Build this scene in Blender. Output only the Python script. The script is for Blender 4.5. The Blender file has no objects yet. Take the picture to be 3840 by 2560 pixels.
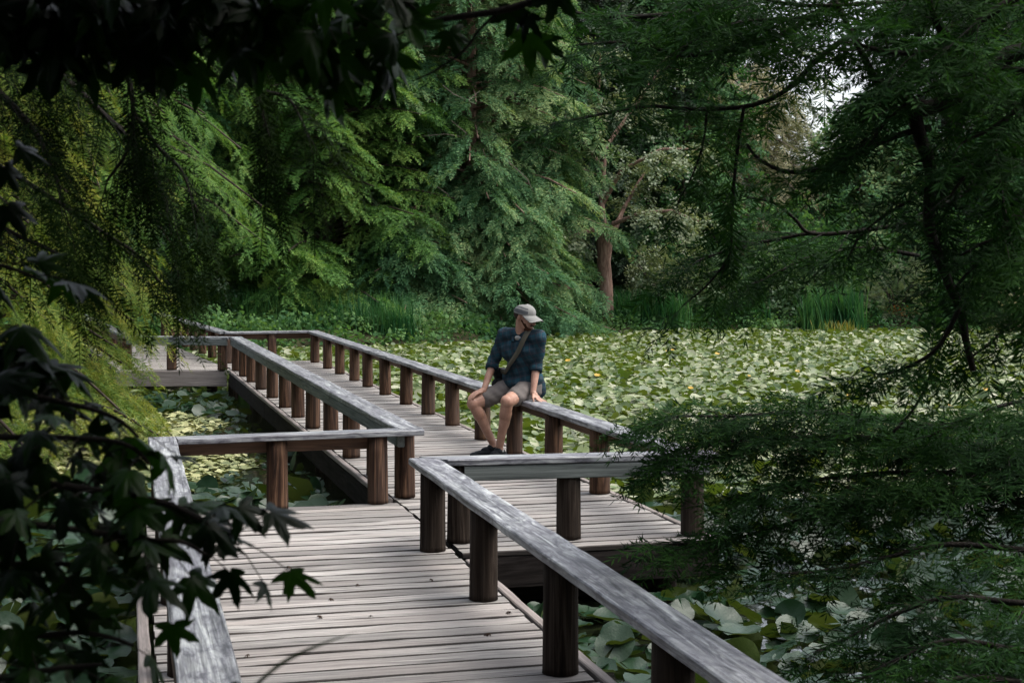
import bpy, bmesh, math, random
import numpy as np
from mathutils import Vector, Matrix
R = math.radians
S = bpy.context.scene
C = S.collection

# ------------------------------------------------------------ camera, sky, sun, exposure
FPX = 5600.0
PITCH = math.atan(313 / FPX)
HCAM = 1.75
cam = bpy.data.cameras.new('camera'); camo = bpy.data.objects.new('camera', cam); C.objects.link(camo)
cam.sensor_width = 36; cam.lens = 36 * FPX / 3840
camo.location = (0, 0, HCAM); camo.rotation_euler = (math.pi / 2 - PITCH, 0, 0)
cam.clip_start = 0.05; cam.clip_end = 600
cam.dof.use_dof = True; cam.dof.focus_distance = 13.0; cam.dof.aperture_fstop = 9.0
S.camera = camo
SUN_EL, SUN_AZ = 60.0, 92.0      # azimuth clockwise from +Y (the viewing direction)
w = bpy.data.worlds.new('World'); S.world = w; w.use_nodes = True
nt = w.node_tree; nt.nodes.clear()
sky = nt.nodes.new('ShaderNodeTexSky'); sky.sky_type = 'NISHITA'; sky.sun_disc = False
sky.sun_elevation = R(SUN_EL); sky.sun_rotation = R(SUN_AZ); sky.dust_density = 4.0; sky.air_density = 1.0; sky.ozone_density = 1.0
hs = nt.nodes.new('ShaderNodeHueSaturation'); hs.inputs['Saturation'].default_value = 0.42
bg = nt.nodes.new('ShaderNodeBackground'); bg.inputs['Strength'].default_value = 0.15
wo = nt.nodes.new('ShaderNodeOutputWorld')
nt.links.new(sky.outputs[0], hs.inputs['Color']); nt.links.new(hs.outputs[0], bg.inputs[0]); nt.links.new(bg.outputs[0], wo.inputs[0])
sl = bpy.data.lights.new('sun', 'SUN'); sl.energy = 1.0; sl.angle = R(50); sl.color = (1.0, 0.95, 0.86)
so = bpy.data.objects.new('sun', sl); C.objects.link(so)
sd = Vector((math.sin(R(SUN_AZ)) * math.cos(R(SUN_EL)), math.cos(R(SUN_AZ)) * math.cos(R(SUN_EL)), math.sin(R(SUN_EL))))
so.rotation_euler = sd.to_track_quat('Z', 'Y').to_euler(); so.location = (20, 10, 40)
S.view_settings.view_transform = 'Standard'; S.view_settings.look = 'None'
S.view_settings.exposure = 1.45; S.view_settings.gamma = 1.0
S.render.resolution_x = 1024; S.render.resolution_y = 682
S.cycles.max_bounces = 6; S.cycles.diffuse_bounces = 3; S.cycles.glossy_bounces = 2
S.cycles.transmission_bounces = 3; S.cycles.transparent_max_bounces = 4

# ------------------------------------------------------------ measuring the photograph (3840 x 2560)
def ray(u, v):
    x = (u - 1920) / FPX; y = (1280 - v) / FPX; c, s = math.cos(PITCH), math.sin(PITCH)
    return np.array([x, c + y * s, -s + y * c])
def P(u, v, z=0.0):
    r = ray(u, v); return r * ((z - HCAM) / r[2]) + np.array([0, 0, HCAM])
def at(u, v, Y):
    r = ray(u, v); return r * (Y / r[1]) + np.array([0, 0, HCAM])
def project(p):
    p = np.asarray(p, float) - np.array([0, 0, HCAM]); c, s = math.cos(PITCH), math.sin(PITCH)
    f = p[..., 1] * c - p[..., 2] * s; u = p[..., 1] * s + p[..., 2] * c
    return 1920 + FPX * p[..., 0] / f, 1280 - FPX * u / f
class Frame:
    def __init__(self, vx):
        r = ray(vx, 967); r[2] = 0; r /= np.linalg.norm(r)
        self.D = r; self.R = np.array([r[1], -r[0], 0])
    def w(self, s, t, z=0.0): return self.R * s + self.D * t + np.array([0, 0, z])
    def st(self, p): return float(np.dot(p, self.R)), float(np.dot(p, self.D))
FA, FB, FC = Frame(475), Frame(340), Frame(-140)

# ------------------------------------------------------------ mesh helpers
def np_mesh(name, V, F, smooth=False):
    V = np.asarray(V, np.float32).reshape(-1, 3); F = np.asarray(F, np.int32)
    m = bpy.data.meshes.new(name); k = F.shape[1]
    m.vertices.add(len(V)); m.vertices.foreach_set('co', V.ravel())
    m.loops.add(F.size); m.loops.foreach_set('vertex_index', F.ravel())
    m.polygons.add(len(F)); m.polygons.foreach_set('loop_start', np.arange(0, F.size, k, dtype=np.int32))
    m.polygons.foreach_set('loop_total', np.full(len(F), k, np.int32))
    if smooth: m.polygons.foreach_set('use_smooth', np.ones(len(F), bool))
    m.update(calc_edges=True); return m
class MB:
    def __init__(self): self.v = []; self.f = []
    def add(self, V, F):
        o = len(self.v); self.v += [tuple(map(float, p)) for p in V]; self.f += [tuple(i + o for i in q) for q in F]
    def mesh(self, name, smooth=False):
        m = bpy.data.meshes.new(name); m.from_pydata(self.v, [], self.f)
        if smooth:
            for p in m.polygons: p.use_smooth = True
        m.update(); return m
    def build(self, name, mat, parent=None, smooth=False): return obj(name, self.mesh(name, smooth), mat, parent)
def obj(name, mesh, mat, parent=None, loc=None, rotz=0.0):
    o = bpy.data.objects.new(name, mesh); C.objects.link(o)
    if mat is not None and len(mesh.materials) == 0: mesh.materials.append(mat)
    if parent: o.parent = parent
    if loc is not None: o.location = tuple(map(float, loc))
    if rotz: o.rotation_euler = (0, 0, rotz)
    return o
def thing(name, label, cat, loc=(0, 0, 0), rotz=0.0, group=None):
    o = bpy.data.objects.new(name, None); C.objects.link(o); o.empty_display_size = 0.2
    o.location = tuple(map(float, loc)); o.rotation_euler = (0, 0, rotz); return tag(o, label, cat, group)
def tag(o, label=None, cat=None, group=None, kind=None):
    if label: o['label'] = label
    if cat: o['category'] = cat
    if group: o['group'] = group
    if kind: o['kind'] = kind
    return o
def tube(mb, pts, radii, seg=8, cap=True, rough=0.0, rng=None):
    pts = [np.asarray(p, float) for p in pts]; n = len(pts); V = []; F = []
    prev = None
    for i, p in enumerate(pts):
        d = pts[min(i + 1, n - 1)] - pts[max(i - 1, 0)]; d = d / (np.linalg.norm(d) + 1e-9)
        if prev is None:
            a = np.array([0, 0, 1.0]) if abs(d[2]) < 0.9 else np.array([1.0, 0, 0])
            x = np.cross(a, d)
        else: x = prev - d * np.dot(prev, d)
        x /= np.linalg.norm(x) + 1e-9; prev = x; y = np.cross(d, x)
        for k in range(seg):
            a = 2 * math.pi * k / seg; r = radii[i]
            if rough and rng is not None: r *= 1 + rng.uniform(-rough, rough)
            V.append(p + (x * math.cos(a) + y * math.sin(a)) * r)
    for i in range(n - 1):
        for k in range(seg):
            F.append((i * seg + k, i * seg + (k + 1) % seg, (i + 1) * seg + (k + 1) % seg, (i + 1) * seg + k))
    if cap: F.append(tuple(range(seg))[::-1]); F.append(tuple((n - 1) * seg + k for k in range(seg)))
    mb.add(V, F)
def board(mb, x0, x1, y0, y1, z0, z1, ch=0.004, step=0.35, rng=None, wob=0.002, sk0=0.0, sk1=0.0):
    """a plank along local x with chamfered long edges, slightly uneven; sk: extra end length at y1"""
    prof = [(y0 + ch, z0), (y1 - ch, z0), (y1, z0 + ch), (y1, z1 - ch), (y1 - ch, z1), (y0 + ch, z1), (y0, z1 - ch), (y0, z0 + ch)]
    n = max(2, int(round((x1 - x0) / step)) + 1); V = []; F = []
    ym = (y0 + y1) / 2
    for i in range(n):
        f = i / (n - 1)
        dy0 = rng.uniform(-wob, wob) if rng else 0; dy1 = rng.uniform(-wob, wob) if rng else 0; dz = rng.uniform(-wob, wob) * .5 if rng else 0
        for (y, z) in prof:
            g = (y - y0) / (y1 - y0); a = x0 + sk0 * g; b = x1 + sk1 * g
            V.append((a + (b - a) * f, y + (dy1 if y > ym else dy0), z + dz))
    for i in range(n - 1):
        for k in range(8): F.append((i * 8 + k, i * 8 + (k + 1) % 8, (i + 1) * 8 + (k + 1) % 8, (i + 1) * 8 + k)[::-1])
    F.append(tuple(range(8))); F.append(tuple((n - 1) * 8 + k for k in range(8))[::-1])
    mb.add(V, F)

# ------------------------------------------------------------ materials
class NT:
    def __init__(self, name):
        self.m = bpy.data.materials.new(name); self.m.use_nodes = True; self.t = self.m.node_tree; self.t.nodes.clear()
        self.out = self.n('ShaderNodeOutputMaterial')
    def n(self, typ, **kw):
        x = self.t.nodes.new(typ)
        for k, v in kw.items():
            if hasattr(x, k): setattr(x, k, v)
        return x
    def l(self, a, b): self.t.links.new(a, b)
    def math(self, op, a, b=None, c=None):
        x = self.n('ShaderNodeMath', operation=op)
        for i, v in enumerate((a, b, c)):
            if v is None: continue
            if isinstance(v, (int, float)): x.inputs[i].default_value = v
            else: self.l(v, x.inputs[i])
        return x.outputs[0]
    def vec(self, op, a, b):
        x = self.n('ShaderNodeVectorMath', operation=op)
        for i, v in enumerate((a, b)):
            if isinstance(v, tuple): x.inputs[i].default_value = v
            else: self.l(v, x.inputs[i])
        return x.outputs[0]
    def noise(self, vec, scale, detail=4, rough=0.55, dist=0.0):
        x = self.n('ShaderNodeTexNoise'); x.inputs['Scale'].default_value = scale; x.inputs['Detail'].default_value = detail
        x.inputs['Roughness'].default_value = rough; x.inputs['Distortion'].default_value = dist
        if vec is not None: self.l(vec, x.inputs['Vector'])
        return x.outputs['Fac']
    def ramp(self, fac, stops):
        x = self.n('ShaderNodeValToRGB'); e = x.color_ramp.elements
        while len(e) < len(stops): e.new(0.5)
        for i, (p, c) in enumerate(stops):
            e[i].position = p; e[i].color = (c[0], c[1], c[2], 1) if isinstance(c, tuple) else (c, c, c, 1)
        self.l(fac, x.inputs[0]); return x.outputs[0]
    def mix(self, fac, a, b, mode='MIX'):
        x = self.n('ShaderNodeMix', data_type='RGBA', blend_type=mode)
        for i, v in ((0, fac), (6, a), (7, b)):
            if isinstance(v, (int, float)): x.inputs[i].default_value = v
            elif isinstance(v, tuple): x.inputs[i].default_value = (v[0], v[1], v[2], 1)
            else: self.l(v, x.inputs[i])
        return x.outputs[2]
    def bump(self, h, strength=0.3, dist=0.01):
        x = self.n('ShaderNodeBump'); x.inputs['Strength'].default_value = strength; x.inputs['Distance'].default_value = dist
        self.l(h, x.inputs['Height']); return x.outputs[0]
    def pbsdf(self, col, rough=0.8, nrm=None, spec=0.3):
        x = self.n('ShaderNodeBsdfPrincipled')
        if isinstance(col, tuple): x.inputs['Base Color'].default_value = (col[0], col[1], col[2], 1)
        else: self.l(col, x.inputs['Base Color'])
        if isinstance(rough, (int, float)): x.inputs['Roughness'].default_value = rough
        else: self.l(rough, x.inputs['Roughness'])
        x.inputs['Specular IOR Level'].default_value = spec
        if nrm is not None: self.l(nrm, x.inputs['Normal'])
        return x
    def done(self, sh): self.l(sh.outputs[0], self.out.inputs[0]); return self.m
def coords(t, scale, island=False):
    tc = t.n('ShaderNodeTexCoord'); oi = t.n('ShaderNodeObjectInfo')
    off = t.math('MULTIPLY', oi.outputs['Random'], 37.0)
    if island:
        g = t.n('ShaderNodeNewGeometry'); off = t.math('ADD', off, t.math('MULTIPLY', g.outputs['Random Per Island'], 91.0))
    v = t.vec('ADD', tc.outputs['Object'], off)
    return t.vec('MULTIPLY', v, scale), v
def wood(name, dark, mid, light, axis=0, island=False, streak=16.0, bump=0.5, stain=None, stain_amt=0.5, rough=0.75, spread=0.25, blotch=False, spec=0.35):
    t = NT(name); sc = [streak] * 3; sc[axis] = 0.9
    v, raw = coords(t, tuple(sc), island)
    g = t.noise(v, 1.0, 9, 0.62, 2.2)
    big = t.noise(t.vec('MULTIPLY', raw, tuple(1.0 if i == axis else 3.0 for i in range(3))), 1.1, 3, 0.6)
    fine = t.noise(t.vec('MULTIPLY', raw, tuple((2.0 if blotch else 3.0) if i == axis else (75.0 if blotch else 120.0) for i in range(3))), 1.0, 3, 0.6, 0.8)
    col = t.ramp(g, [(0.30, dark), (0.47, mid), (0.66, light)])
    col = t.mix(t.math('MULTIPLY', t.ramp(big, [(0.42, 0.0), (0.62, 1.0)]), stain_amt), col, stain or mid)
    if blotch:
        bl = t.noise(t.vec('MULTIPLY', raw, tuple(5.0 if i == axis else 16.0 for i in range(3))), 1.0, 6, 0.7, 1.6)
        col = t.mix(0.9, col, t.ramp(bl, [(0.38, (0.30, 0.29, 0.34)), (0.48, (0.78, 0.78, 0.84)), (0.60, (1.2, 1.22, 1.2))]), 'MULTIPLY')
    col = t.mix(0.7 if blotch else 0.4, col, t.ramp(fine, [(0.36, 0.2), (0.54, 1.0)]), 'MULTIPLY')
    # knots
    vo = t.n('ShaderNodeTexVoronoi'); vo.inputs['Scale'].default_value = 1.0
    t.l(t.vec('MULTIPLY', raw, tuple(2.2 if i == axis else 7.0 for i in range(3))), vo.inputs['Vector'])
    kn = t.ramp(vo.outputs['Distance'], [(0.04, 1.0), (0.13, 0.0)])
    col = t.mix(t.math('MULTIPLY', kn, 0.6), col, tuple(c * 0.5 for c in dark))
    if island:
        gg = t.n('ShaderNodeNewGeometry')
        col = t.mix(1.0, col, t.ramp(gg.outputs['Random Per Island'], [(0.0, 1.0 - spread), (1.0, 1.0)]), 'MULTIPLY')
    h = t.math('ADD', t.math('MULTIPLY', g, 0.7), t.math('MULTIPLY', fine, 0.3))
    return t.done(t.pbsdf(col, rough, t.bump(h, bump, 0.006), spec))
M = {}
M['deck'] = wood('weathered_decking', (0.06, 0.055, 0.052), (0.265, 0.25, 0.235), (0.465, 0.44, 0.41), 0, True, 24, 0.9, stain=(0.27, 0.235, 0.215), spread=0.38)
M['plank_edge'] = wood('dark_plank_edge', (0.008, 0.006, 0.005), (0.020, 0.016, 0.014), (0.045, 0.036, 0.03), 0, True, 20, 0.5, spread=0.2)  # dark tone for plank sides and chamfers, so the gaps read as lines
M['cap'] = wood('weathered_rail_board', (0.05, 0.05, 0.056), (0.19, 0.197, 0.203), (0.43, 0.445, 0.44), 0, True, 12, 0.9, stain=(0.17, 0.165, 0.185), rough=0.5, spread=0.15, blotch=True)
M['beam'] = wood('red_brown_beam', (0.035, 0.02, 0.014), (0.10, 0.055, 0.035), (0.17, 0.10, 0.065), 0, True, 18, 0.4)
M['beam_grey'] = wood('grey_weathered_beam', (0.04, 0.045, 0.045), (0.11, 0.125, 0.12), (0.20, 0.22, 0.21), 0, True, 18, 0.4)
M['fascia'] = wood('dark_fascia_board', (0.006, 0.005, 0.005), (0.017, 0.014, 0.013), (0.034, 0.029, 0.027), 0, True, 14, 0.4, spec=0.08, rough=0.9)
M['rim'] = wood('deck_edge_strip', (0.08, 0.065, 0.058), (0.21, 0.18, 0.165), (0.33, 0.29, 0.27), 0, True, 18, 0.4)
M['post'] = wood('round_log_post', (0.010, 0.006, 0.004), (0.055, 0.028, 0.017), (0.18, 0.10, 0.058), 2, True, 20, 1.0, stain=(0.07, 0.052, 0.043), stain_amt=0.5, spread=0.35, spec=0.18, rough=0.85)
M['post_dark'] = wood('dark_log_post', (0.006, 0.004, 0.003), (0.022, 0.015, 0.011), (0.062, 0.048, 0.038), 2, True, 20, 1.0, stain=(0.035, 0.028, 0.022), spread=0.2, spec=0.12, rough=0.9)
def leafmat(name, c1, c2, c3, scale=0.9, trans=0.35, rough=0.5, spec=0.3, isl=0.5, bright_under=None):
    t = NT(name); tc = t.n('ShaderNodeTexCoord'); g = t.n('ShaderNodeNewGeometry')
    oi = t.n('ShaderNodeObjectInfo')
    v = t.vec('ADD', tc.outputs['Object'], t.math('MULTIPLY', oi.outputs['Random'], 50.0))
    n = t.noise(v, scale, 3, 0.6)
    f = t.math('ADD', t.math('MULTIPLY', t.math('SUBTRACT', n, 0.5), 1.8), t.math('MULTIPLY', g.outputs['Random Per Island'], isl))
    f = t.math('ADD', f, 0.5 - isl / 2)
    col = t.ramp(f, [(0.15, c1), (0.5, c2), (0.88, c3)])
    b = t.pbsdf(col, rough, None, spec)
    tr = t.n('ShaderNodeBsdfTranslucent')
    tcol = t.mix(1.0, col, bright_under or (1.0, 1.0, 0.55), 'MULTIPLY'); t.l(tcol, tr.inputs[0])
    mx = t.n('ShaderNodeMixShader'); mx.inputs[0].default_value = trans
    t.l(b.outputs[0], mx.inputs[1]); t.l(tr.outputs[0], mx.inputs[2]); return t.done(mx)
M['cypress_bright'] = leafmat('bright_cypress_foliage', (0.035, 0.08, 0.014), (0.105, 0.165, 0.030), (0.25, 0.25, 0.045), 1.4, 0.42, 0.6, 0.12)
M['cypress_mid'] = leafmat('mid_green_foliage', (0.03, 0.085, 0.02), (0.090, 0.195, 0.045), (0.20, 0.30, 0.070), 0.6, 0.42, 0.6, 0.15)
M['cypress_deep'] = leafmat('deep_green_foliage', (0.018, 0.06, 0.022), (0.045, 0.115, 0.040), (0.10, 0.19, 0.058), 0.6, 0.4, 0.6, 0.12)
M['pine_grey'] = leafmat('grey_green_foliage', (0.035, 0.10, 0.045), (0.095, 0.20, 0.085), (0.24, 0.31, 0.135), 0.45, 0.4, 0.6, 0.12)
M['olive'] = leafmat('olive_buff_foliage', (0.09, 0.11, 0.05), (0.20, 0.20, 0.10), (0.36, 0.32, 0.20), 0.5, 0.35)
M['broad_pale'] = leafmat('pale_small_leaves', (0.06, 0.10, 0.05), (0.12, 0.16, 0.085), (0.22, 0.25, 0.14), 0.8, 0.35, 0.4)
M['shrub'] = leafmat('shrub_leaves', (0.03, 0.07, 0.03), (0.06, 0.12, 0.05), (0.13, 0.19, 0.09), 0.9, 0.35, 0.4)
M['dark_far'] = leafmat('dark_wood_foliage', (0.012, 0.03, 0.014), (0.025, 0.055, 0.025), (0.05, 0.085, 0.035), 0.4, 0.3)
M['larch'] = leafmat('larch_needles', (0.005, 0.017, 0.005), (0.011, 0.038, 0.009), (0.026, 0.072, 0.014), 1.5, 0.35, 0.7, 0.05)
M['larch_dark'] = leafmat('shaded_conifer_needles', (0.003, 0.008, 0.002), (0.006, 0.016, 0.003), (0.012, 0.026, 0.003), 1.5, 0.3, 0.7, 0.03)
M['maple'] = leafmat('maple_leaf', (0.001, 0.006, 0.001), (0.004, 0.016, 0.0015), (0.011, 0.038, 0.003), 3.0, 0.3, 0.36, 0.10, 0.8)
M['reed'] = leafmat('reed_blades', (0.010, 0.05, 0.018), (0.028, 0.105, 0.032), (0.08, 0.18, 0.055), 0.8, 0.4, 0.5, 0.12)
M['reed_yellow'] = leafmat('yellowing_reed_blades', (0.05, 0.12, 0.03), (0.14, 0.17, 0.03), (0.35, 0.24, 0.03), 1.2, 0.35, 0.5)
M['duckweed'] = leafmat('floating_small_leaves', (0.09, 0.11, 0.04), (0.22, 0.24, 0.10), (0.36, 0.36, 0.18), 0.5, 0.1, 0.5, 0.4, 1.0)
def padmat(name, c1, c2, c3, rough=0.42, spec=0.6, uk=1.0):
    t = NT(name); tc = t.n('ShaderNodeTexCoord'); g = t.n('ShaderNodeNewGeometry'); oi = t.n('ShaderNodeObjectInfo')
    f = t.math('FRACT', t.math('ADD', t.math('MULTIPLY', oi.outputs['Random'], 7.3), t.math('MULTIPLY', g.outputs['Random Per Island'], 3.7)))
    n = t.noise(tc.outputs['Object'], 9.0, 4, 0.6)
    f = t.math('ADD', t.math('MULTIPLY', f, 0.8), t.math('MULTIPLY', t.math('SUBTRACT', n, 0.4), 0.6))
    top = t.ramp(f, [(0.1, c1), (0.5, c2), (0.95, c3)])
    under = t.mix(f, (0.09 * uk, 0.15 * uk, 0.015), (0.19 * uk, 0.23 * uk, 0.03))
    col = t.mix(g.outputs['Backfacing'], top, under)
    b = t.pbsdf(col, t.math('ADD', rough, t.math('MULTIPLY', n, 0.25)), t.bump(n, 0.25, 0.01), spec)
    tr = t.n('ShaderNodeBsdfTranslucent'); t.l(t.mix(1.0, col, (0.9, 1.0, 0.4), 'MULTIPLY'), tr.inputs[0])
    mx = t.n('ShaderNodeMixShader'); mx.inputs[0].default_value = 0.18
    t.l(b.outputs[0], mx.inputs[1]); t.l(tr.outputs[0], mx.inputs[2]); return t.done(mx)
M['pad'] = padmat('lily_pad_near', (0.005, 0.022, 0.007), (0.011, 0.034, 0.014), (0.032, 0.056, 0.034), 0.24, 0.34, 0.45)
M['pad_far'] = padmat('lily_pad_far', (0.025, 0.060, 0.006), (0.115, 0.155, 0.044), (0.32, 0.325, 0.225), 0.38)
def bark(name, c1, c2, c3):
    t = NT(name); v, raw = coords(t, (9, 9, 1.6)); n = t.noise(v, 1.5, 8, 0.65, 1.0)
    return t.done(t.pbsdf(t.ramp(n, [(0.3, c1), (0.5, c2), (0.7, c3)]), 0.9, t.bump(n, 0.8, 0.03), 0.2))
M['bark'] = bark('dark_bark', (0.012, 0.009, 0.007), (0.035, 0.026, 0.02), (0.07, 0.055, 0.045))
M['bark_near'] = bark('near_black_bark', (0.004, 0.003, 0.003), (0.010, 0.008, 0.006), (0.022, 0.018, 0.014))  # blackish tone for the close limbs, darker than the other barks
M['bark_red'] = bark('red_brown_bark', (0.05, 0.03, 0.024), (0.17, 0.105, 0.08), (0.30, 0.21, 0.17))
M['twig'] = bark('grey_dead_twigs', (0.07, 0.055, 0.045), (0.15, 0.12, 0.10), (0.26, 0.22, 0.19))
def plain(name, col, rough=0.7, spec=0.3, var=0.25, scale=8.0, bmp=0.2):
    t = NT(name); tc = t.n('ShaderNodeTexCoord'); n = t.noise(tc.outputs['Object'], scale, 5, 0.6)
    c = t.mix(1.0, col, t.ramp(n, [(0.25, 1.0 - var), (0.75, 1.0)]), 'MULTIPLY')
    return t.done(t.pbsdf(c, rough, t.bump(n, bmp, 0.004), spec))
# water
t = NT('pond_water'); tc = t.n('ShaderNodeTexCoord'); n = t.noise(tc.outputs['Object'], 5.0, 3, 0.5)
M['water'] = t.done(t.pbsdf((0.012, 0.016, 0.008), 0.06, t.bump(n, 0.12, 0.02), 0.5))
t = NT('earth_bank'); tc = t.n('ShaderNodeTexCoord'); n = t.noise(tc.outputs['Object'], 1.3, 8, 0.65)
M['earth'] = t.done(t.pbsdf(t.ramp(n, [(0.3, (0.012, 0.011, 0.006)), (0.5, (0.03, 0.03, 0.014)), (0.7, (0.035, 0.05, 0.016))]), 0.95, t.bump(n, 0.8, 0.1), 0.1))

# ------------------------------------------------------------ ground and water
POND = [(-3.0, 2.2), (2.0, 1.2), (6.0, 2.0), (14.0, 6.0), (20.0, 20.0), (22.0, 42.0), (10.5, 43.5), (5.0, 43.2), (2.0, 41.5), (-0.8, 37.0), (-4.0, 35.0), (-7.0, 34.0), (-9.5, 31.0), (-9.0, 24.0), (-6.2, 19.0), (-5.0, 12.0), (-3.6, 7.0)]
def pond_dist(X, Y):
    """signed distance to the shore, positive on land"""
    X = np.asarray(X, float); Y = np.asarray(Y, float); d = np.full(X.shape, 1e9); ins = np.zeros(X.shape, bool)
    n = len(POND)
    for i in range(n):
        x0, y0 = POND[i]; x1, y1 = POND[(i + 1) % n]; ex, ey = x1 - x0, y1 - y0
        q = np.clip(((X - x0) * ex + (Y - y0) * ey) / (ex * ex + ey * ey), 0, 1)
        d = np.minimum(d, np.hypot(X - x0 - q * ex, Y - y0 - q * ey))
        c = ((y0 > Y) != (y1 > Y)) & (X < (x1 - x0) * (Y - y0) / ((y1 - y0) if y1 != y0 else 1e-9) + x0); ins ^= c
    return np.where(ins, -d, d)
WATER_Z = -0.42
def ground_z(X, Y):
    d = pond_dist(X, Y)
    z = -0.47 + 0.45 * np.clip(d / 1.2, -1.5, 1.0)
    z = z + np.where(Y > 20, np.clip(d - 8, 0, 80) * 0.11, np.clip(d - 3, 0, 60) * 0.02)
    return z + 0.04 * np.sin(X * 1.7 + np.cos(Y * 1.3)) * np.cos(Y * 1.1) * np.clip(d + 1, 0, 1)
gx = np.concatenate([np.linspace(-120, -16, 22), np.linspace(-15, 25, 90), np.linspace(27, 120, 20)])
gy = np.concatenate([np.linspace(-60, -2, 14), np.linspace(-1, 50, 110), np.linspace(52, 160, 28)])
GX, GY = np.meshgrid(gx, gy); GZ = ground_z(GX, GY)
nx = len(gx); ii = np.arange(len(gy) - 1)[:, None] * nx + np.arange(nx - 1)[None, :]
ii = ii.ravel(); gm = np_mesh('ground', np.stack([GX, GY, GZ], -1).reshape(-1, 3), np.stack([ii, ii + 1, ii + nx + 1, ii + nx], 1), True)
tag(obj('ground', gm, M['earth']), kind='structure')
wm = MB(); wm.add([(x, y, WATER_Z) for x, y in [(-14, 0), (26, 0), (26, 46), (-14, 46)]], [(0, 1, 2, 3)])
tag(wm.build('pond_water', M['water']), kind='structure')

# ------------------------------------------------------------ boardwalk
rng = random.Random(7)
def part_board(parent, name, a, b, w_, z0, z1, mat, joints=None, sk0=0.0, sk1=0.0, off=0.0, wob=0.003, gap=0.004, names=None):
    """boards laid end to end between local points a, b; grain runs along local x"""
    ax, ay = a; bx, by = b; L = math.hypot(bx - ax, by - ay); th = math.atan2(by - ay, bx - ax)
    cuts = [0.0] + (joints or []) + [L]; out = []
    for i in range(len(cuts) - 1):
        mb = MB(); x0 = cuts[i] + (gap / 2 if i else 0); x1 = cuts[i + 1] - (gap / 2 if i < len(cuts) - 2 else 0)
        board(mb, 0, x1 - x0, off - w_ / 2, off + w_ / 2, z0, z1, 0.006, 0.22, rng, wob, sk0 if i == 0 else 0, sk1 if i == len(cuts) - 2 else 0)
        o = mb.build(name, mat, parent)
        o.location = (ax + math.cos(th) * x0, ay + math.sin(th) * x0, 0 if i % 2 == 0 else 0.0015); o.rotation_euler = (0, 0, th); out.append(o)
    return out
def post_mesh(k, h=0.482, r=0.074):
    g = random.Random(100 + k); seg = 24; V = []; F = []; lv = [0, 0.03, 0.12, 0.24, 0.36, h]
    crack = g.randrange(seg); prof = [1 + 0.03 * math.sin(a * 2 + g.random()) + g.uniform(-0.015, 0.015) for a in [2 * math.pi * i / seg for i in range(seg)]]
    lean = (g.uniform(-.006, .006), g.uniform(-.006, .006))
    for z in lv:
        for i in range(seg):
            a = 2 * math.pi * i / seg; rr = r * prof[i] * (1.03 - 0.05 * z / h) * (1.012 if z < 0.01 else 1)
            if i == crack: rr *= 0.84
            if i == (crack + 9) % seg: rr *= 0.93
            V.append((rr * math.cos(a) + lean[0] * z / h, rr * math.sin(a) + lean[1] * z / h, z))
    for j in range(len(lv) - 1):
        for i in range(seg): F.append((j * seg + i, j * seg + (i + 1) % seg, (j + 1) * seg + (i + 1) % seg, (j + 1) * seg + i))
    F.append(tuple(range(seg))[::-1]); F.append(tuple((len(lv) - 1) * seg + i for i in range(seg)))
    mb = MB(); mb.add(V, F); m = mb.mesh('log_post', True)
    return m
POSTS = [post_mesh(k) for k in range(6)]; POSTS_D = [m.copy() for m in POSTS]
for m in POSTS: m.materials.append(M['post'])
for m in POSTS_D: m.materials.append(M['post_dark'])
def rail(label, a, b, side, posts, joints=None, sk0=0.0, sk1=0.0, beam=None, dark=False, beam_in=(0.0, 0.0), beamx=None, w_=0.185):
    a = np.asarray(a, float); b = np.asarray(b, float); d = b - a; L = float(np.hypot(d[0], d[1])); th = math.atan2(d[1], d[0])
    r = thing('low_railing', label, 'railing', (a[0], a[1], 0), th)
    part_board(r, 'top_board', (0, 0), (L, 0), w_, 0.482, 0.522, M['cap'], joints, sk0, sk1)
    x0, x1 = beamx or (0.02, L - 0.02)
    for o in part_board(r, 'support_beam', (x0, 0), (x1, 0), 0.05, 0.388, 0.479, beam or M['beam'], None, off=side * 0.062): pass
    for x in posts:
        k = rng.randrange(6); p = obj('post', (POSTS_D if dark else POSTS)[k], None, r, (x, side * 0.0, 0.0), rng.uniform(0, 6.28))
    return r
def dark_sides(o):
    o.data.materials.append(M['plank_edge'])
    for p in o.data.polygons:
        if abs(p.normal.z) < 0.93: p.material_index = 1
def deck(name, label, fr, s0, s1, t0, t1, zoff, pitch=0.1465, extra=None):
    th = math.atan2(fr.R[1], fr.R[0]); o = fr.w(0, t0)
    r = thing('boardwalk', label, 'boardwalk', (o[0], o[1], zoff), th)
    mb = MB(); t_ = t1 - t0 - 0.0; y = 0.0; k = 0
    while y < t_ - 0.05:
        wd = min(pitch - rng.choice([0.008, 0.012, 0.016, 0.024]), t_ - y)
        board(mb, s0 + rng.uniform(-.006, .006), s1 + rng.uniform(-.008, .008), y, y + wd, -0.038, rng.uniform(-0.006, 0.0), 0.006, 0.16, rng, 0.004)
        y += pitch
    dark_sides(mb.build('plank_deck', M['deck'], r)); return r
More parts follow.
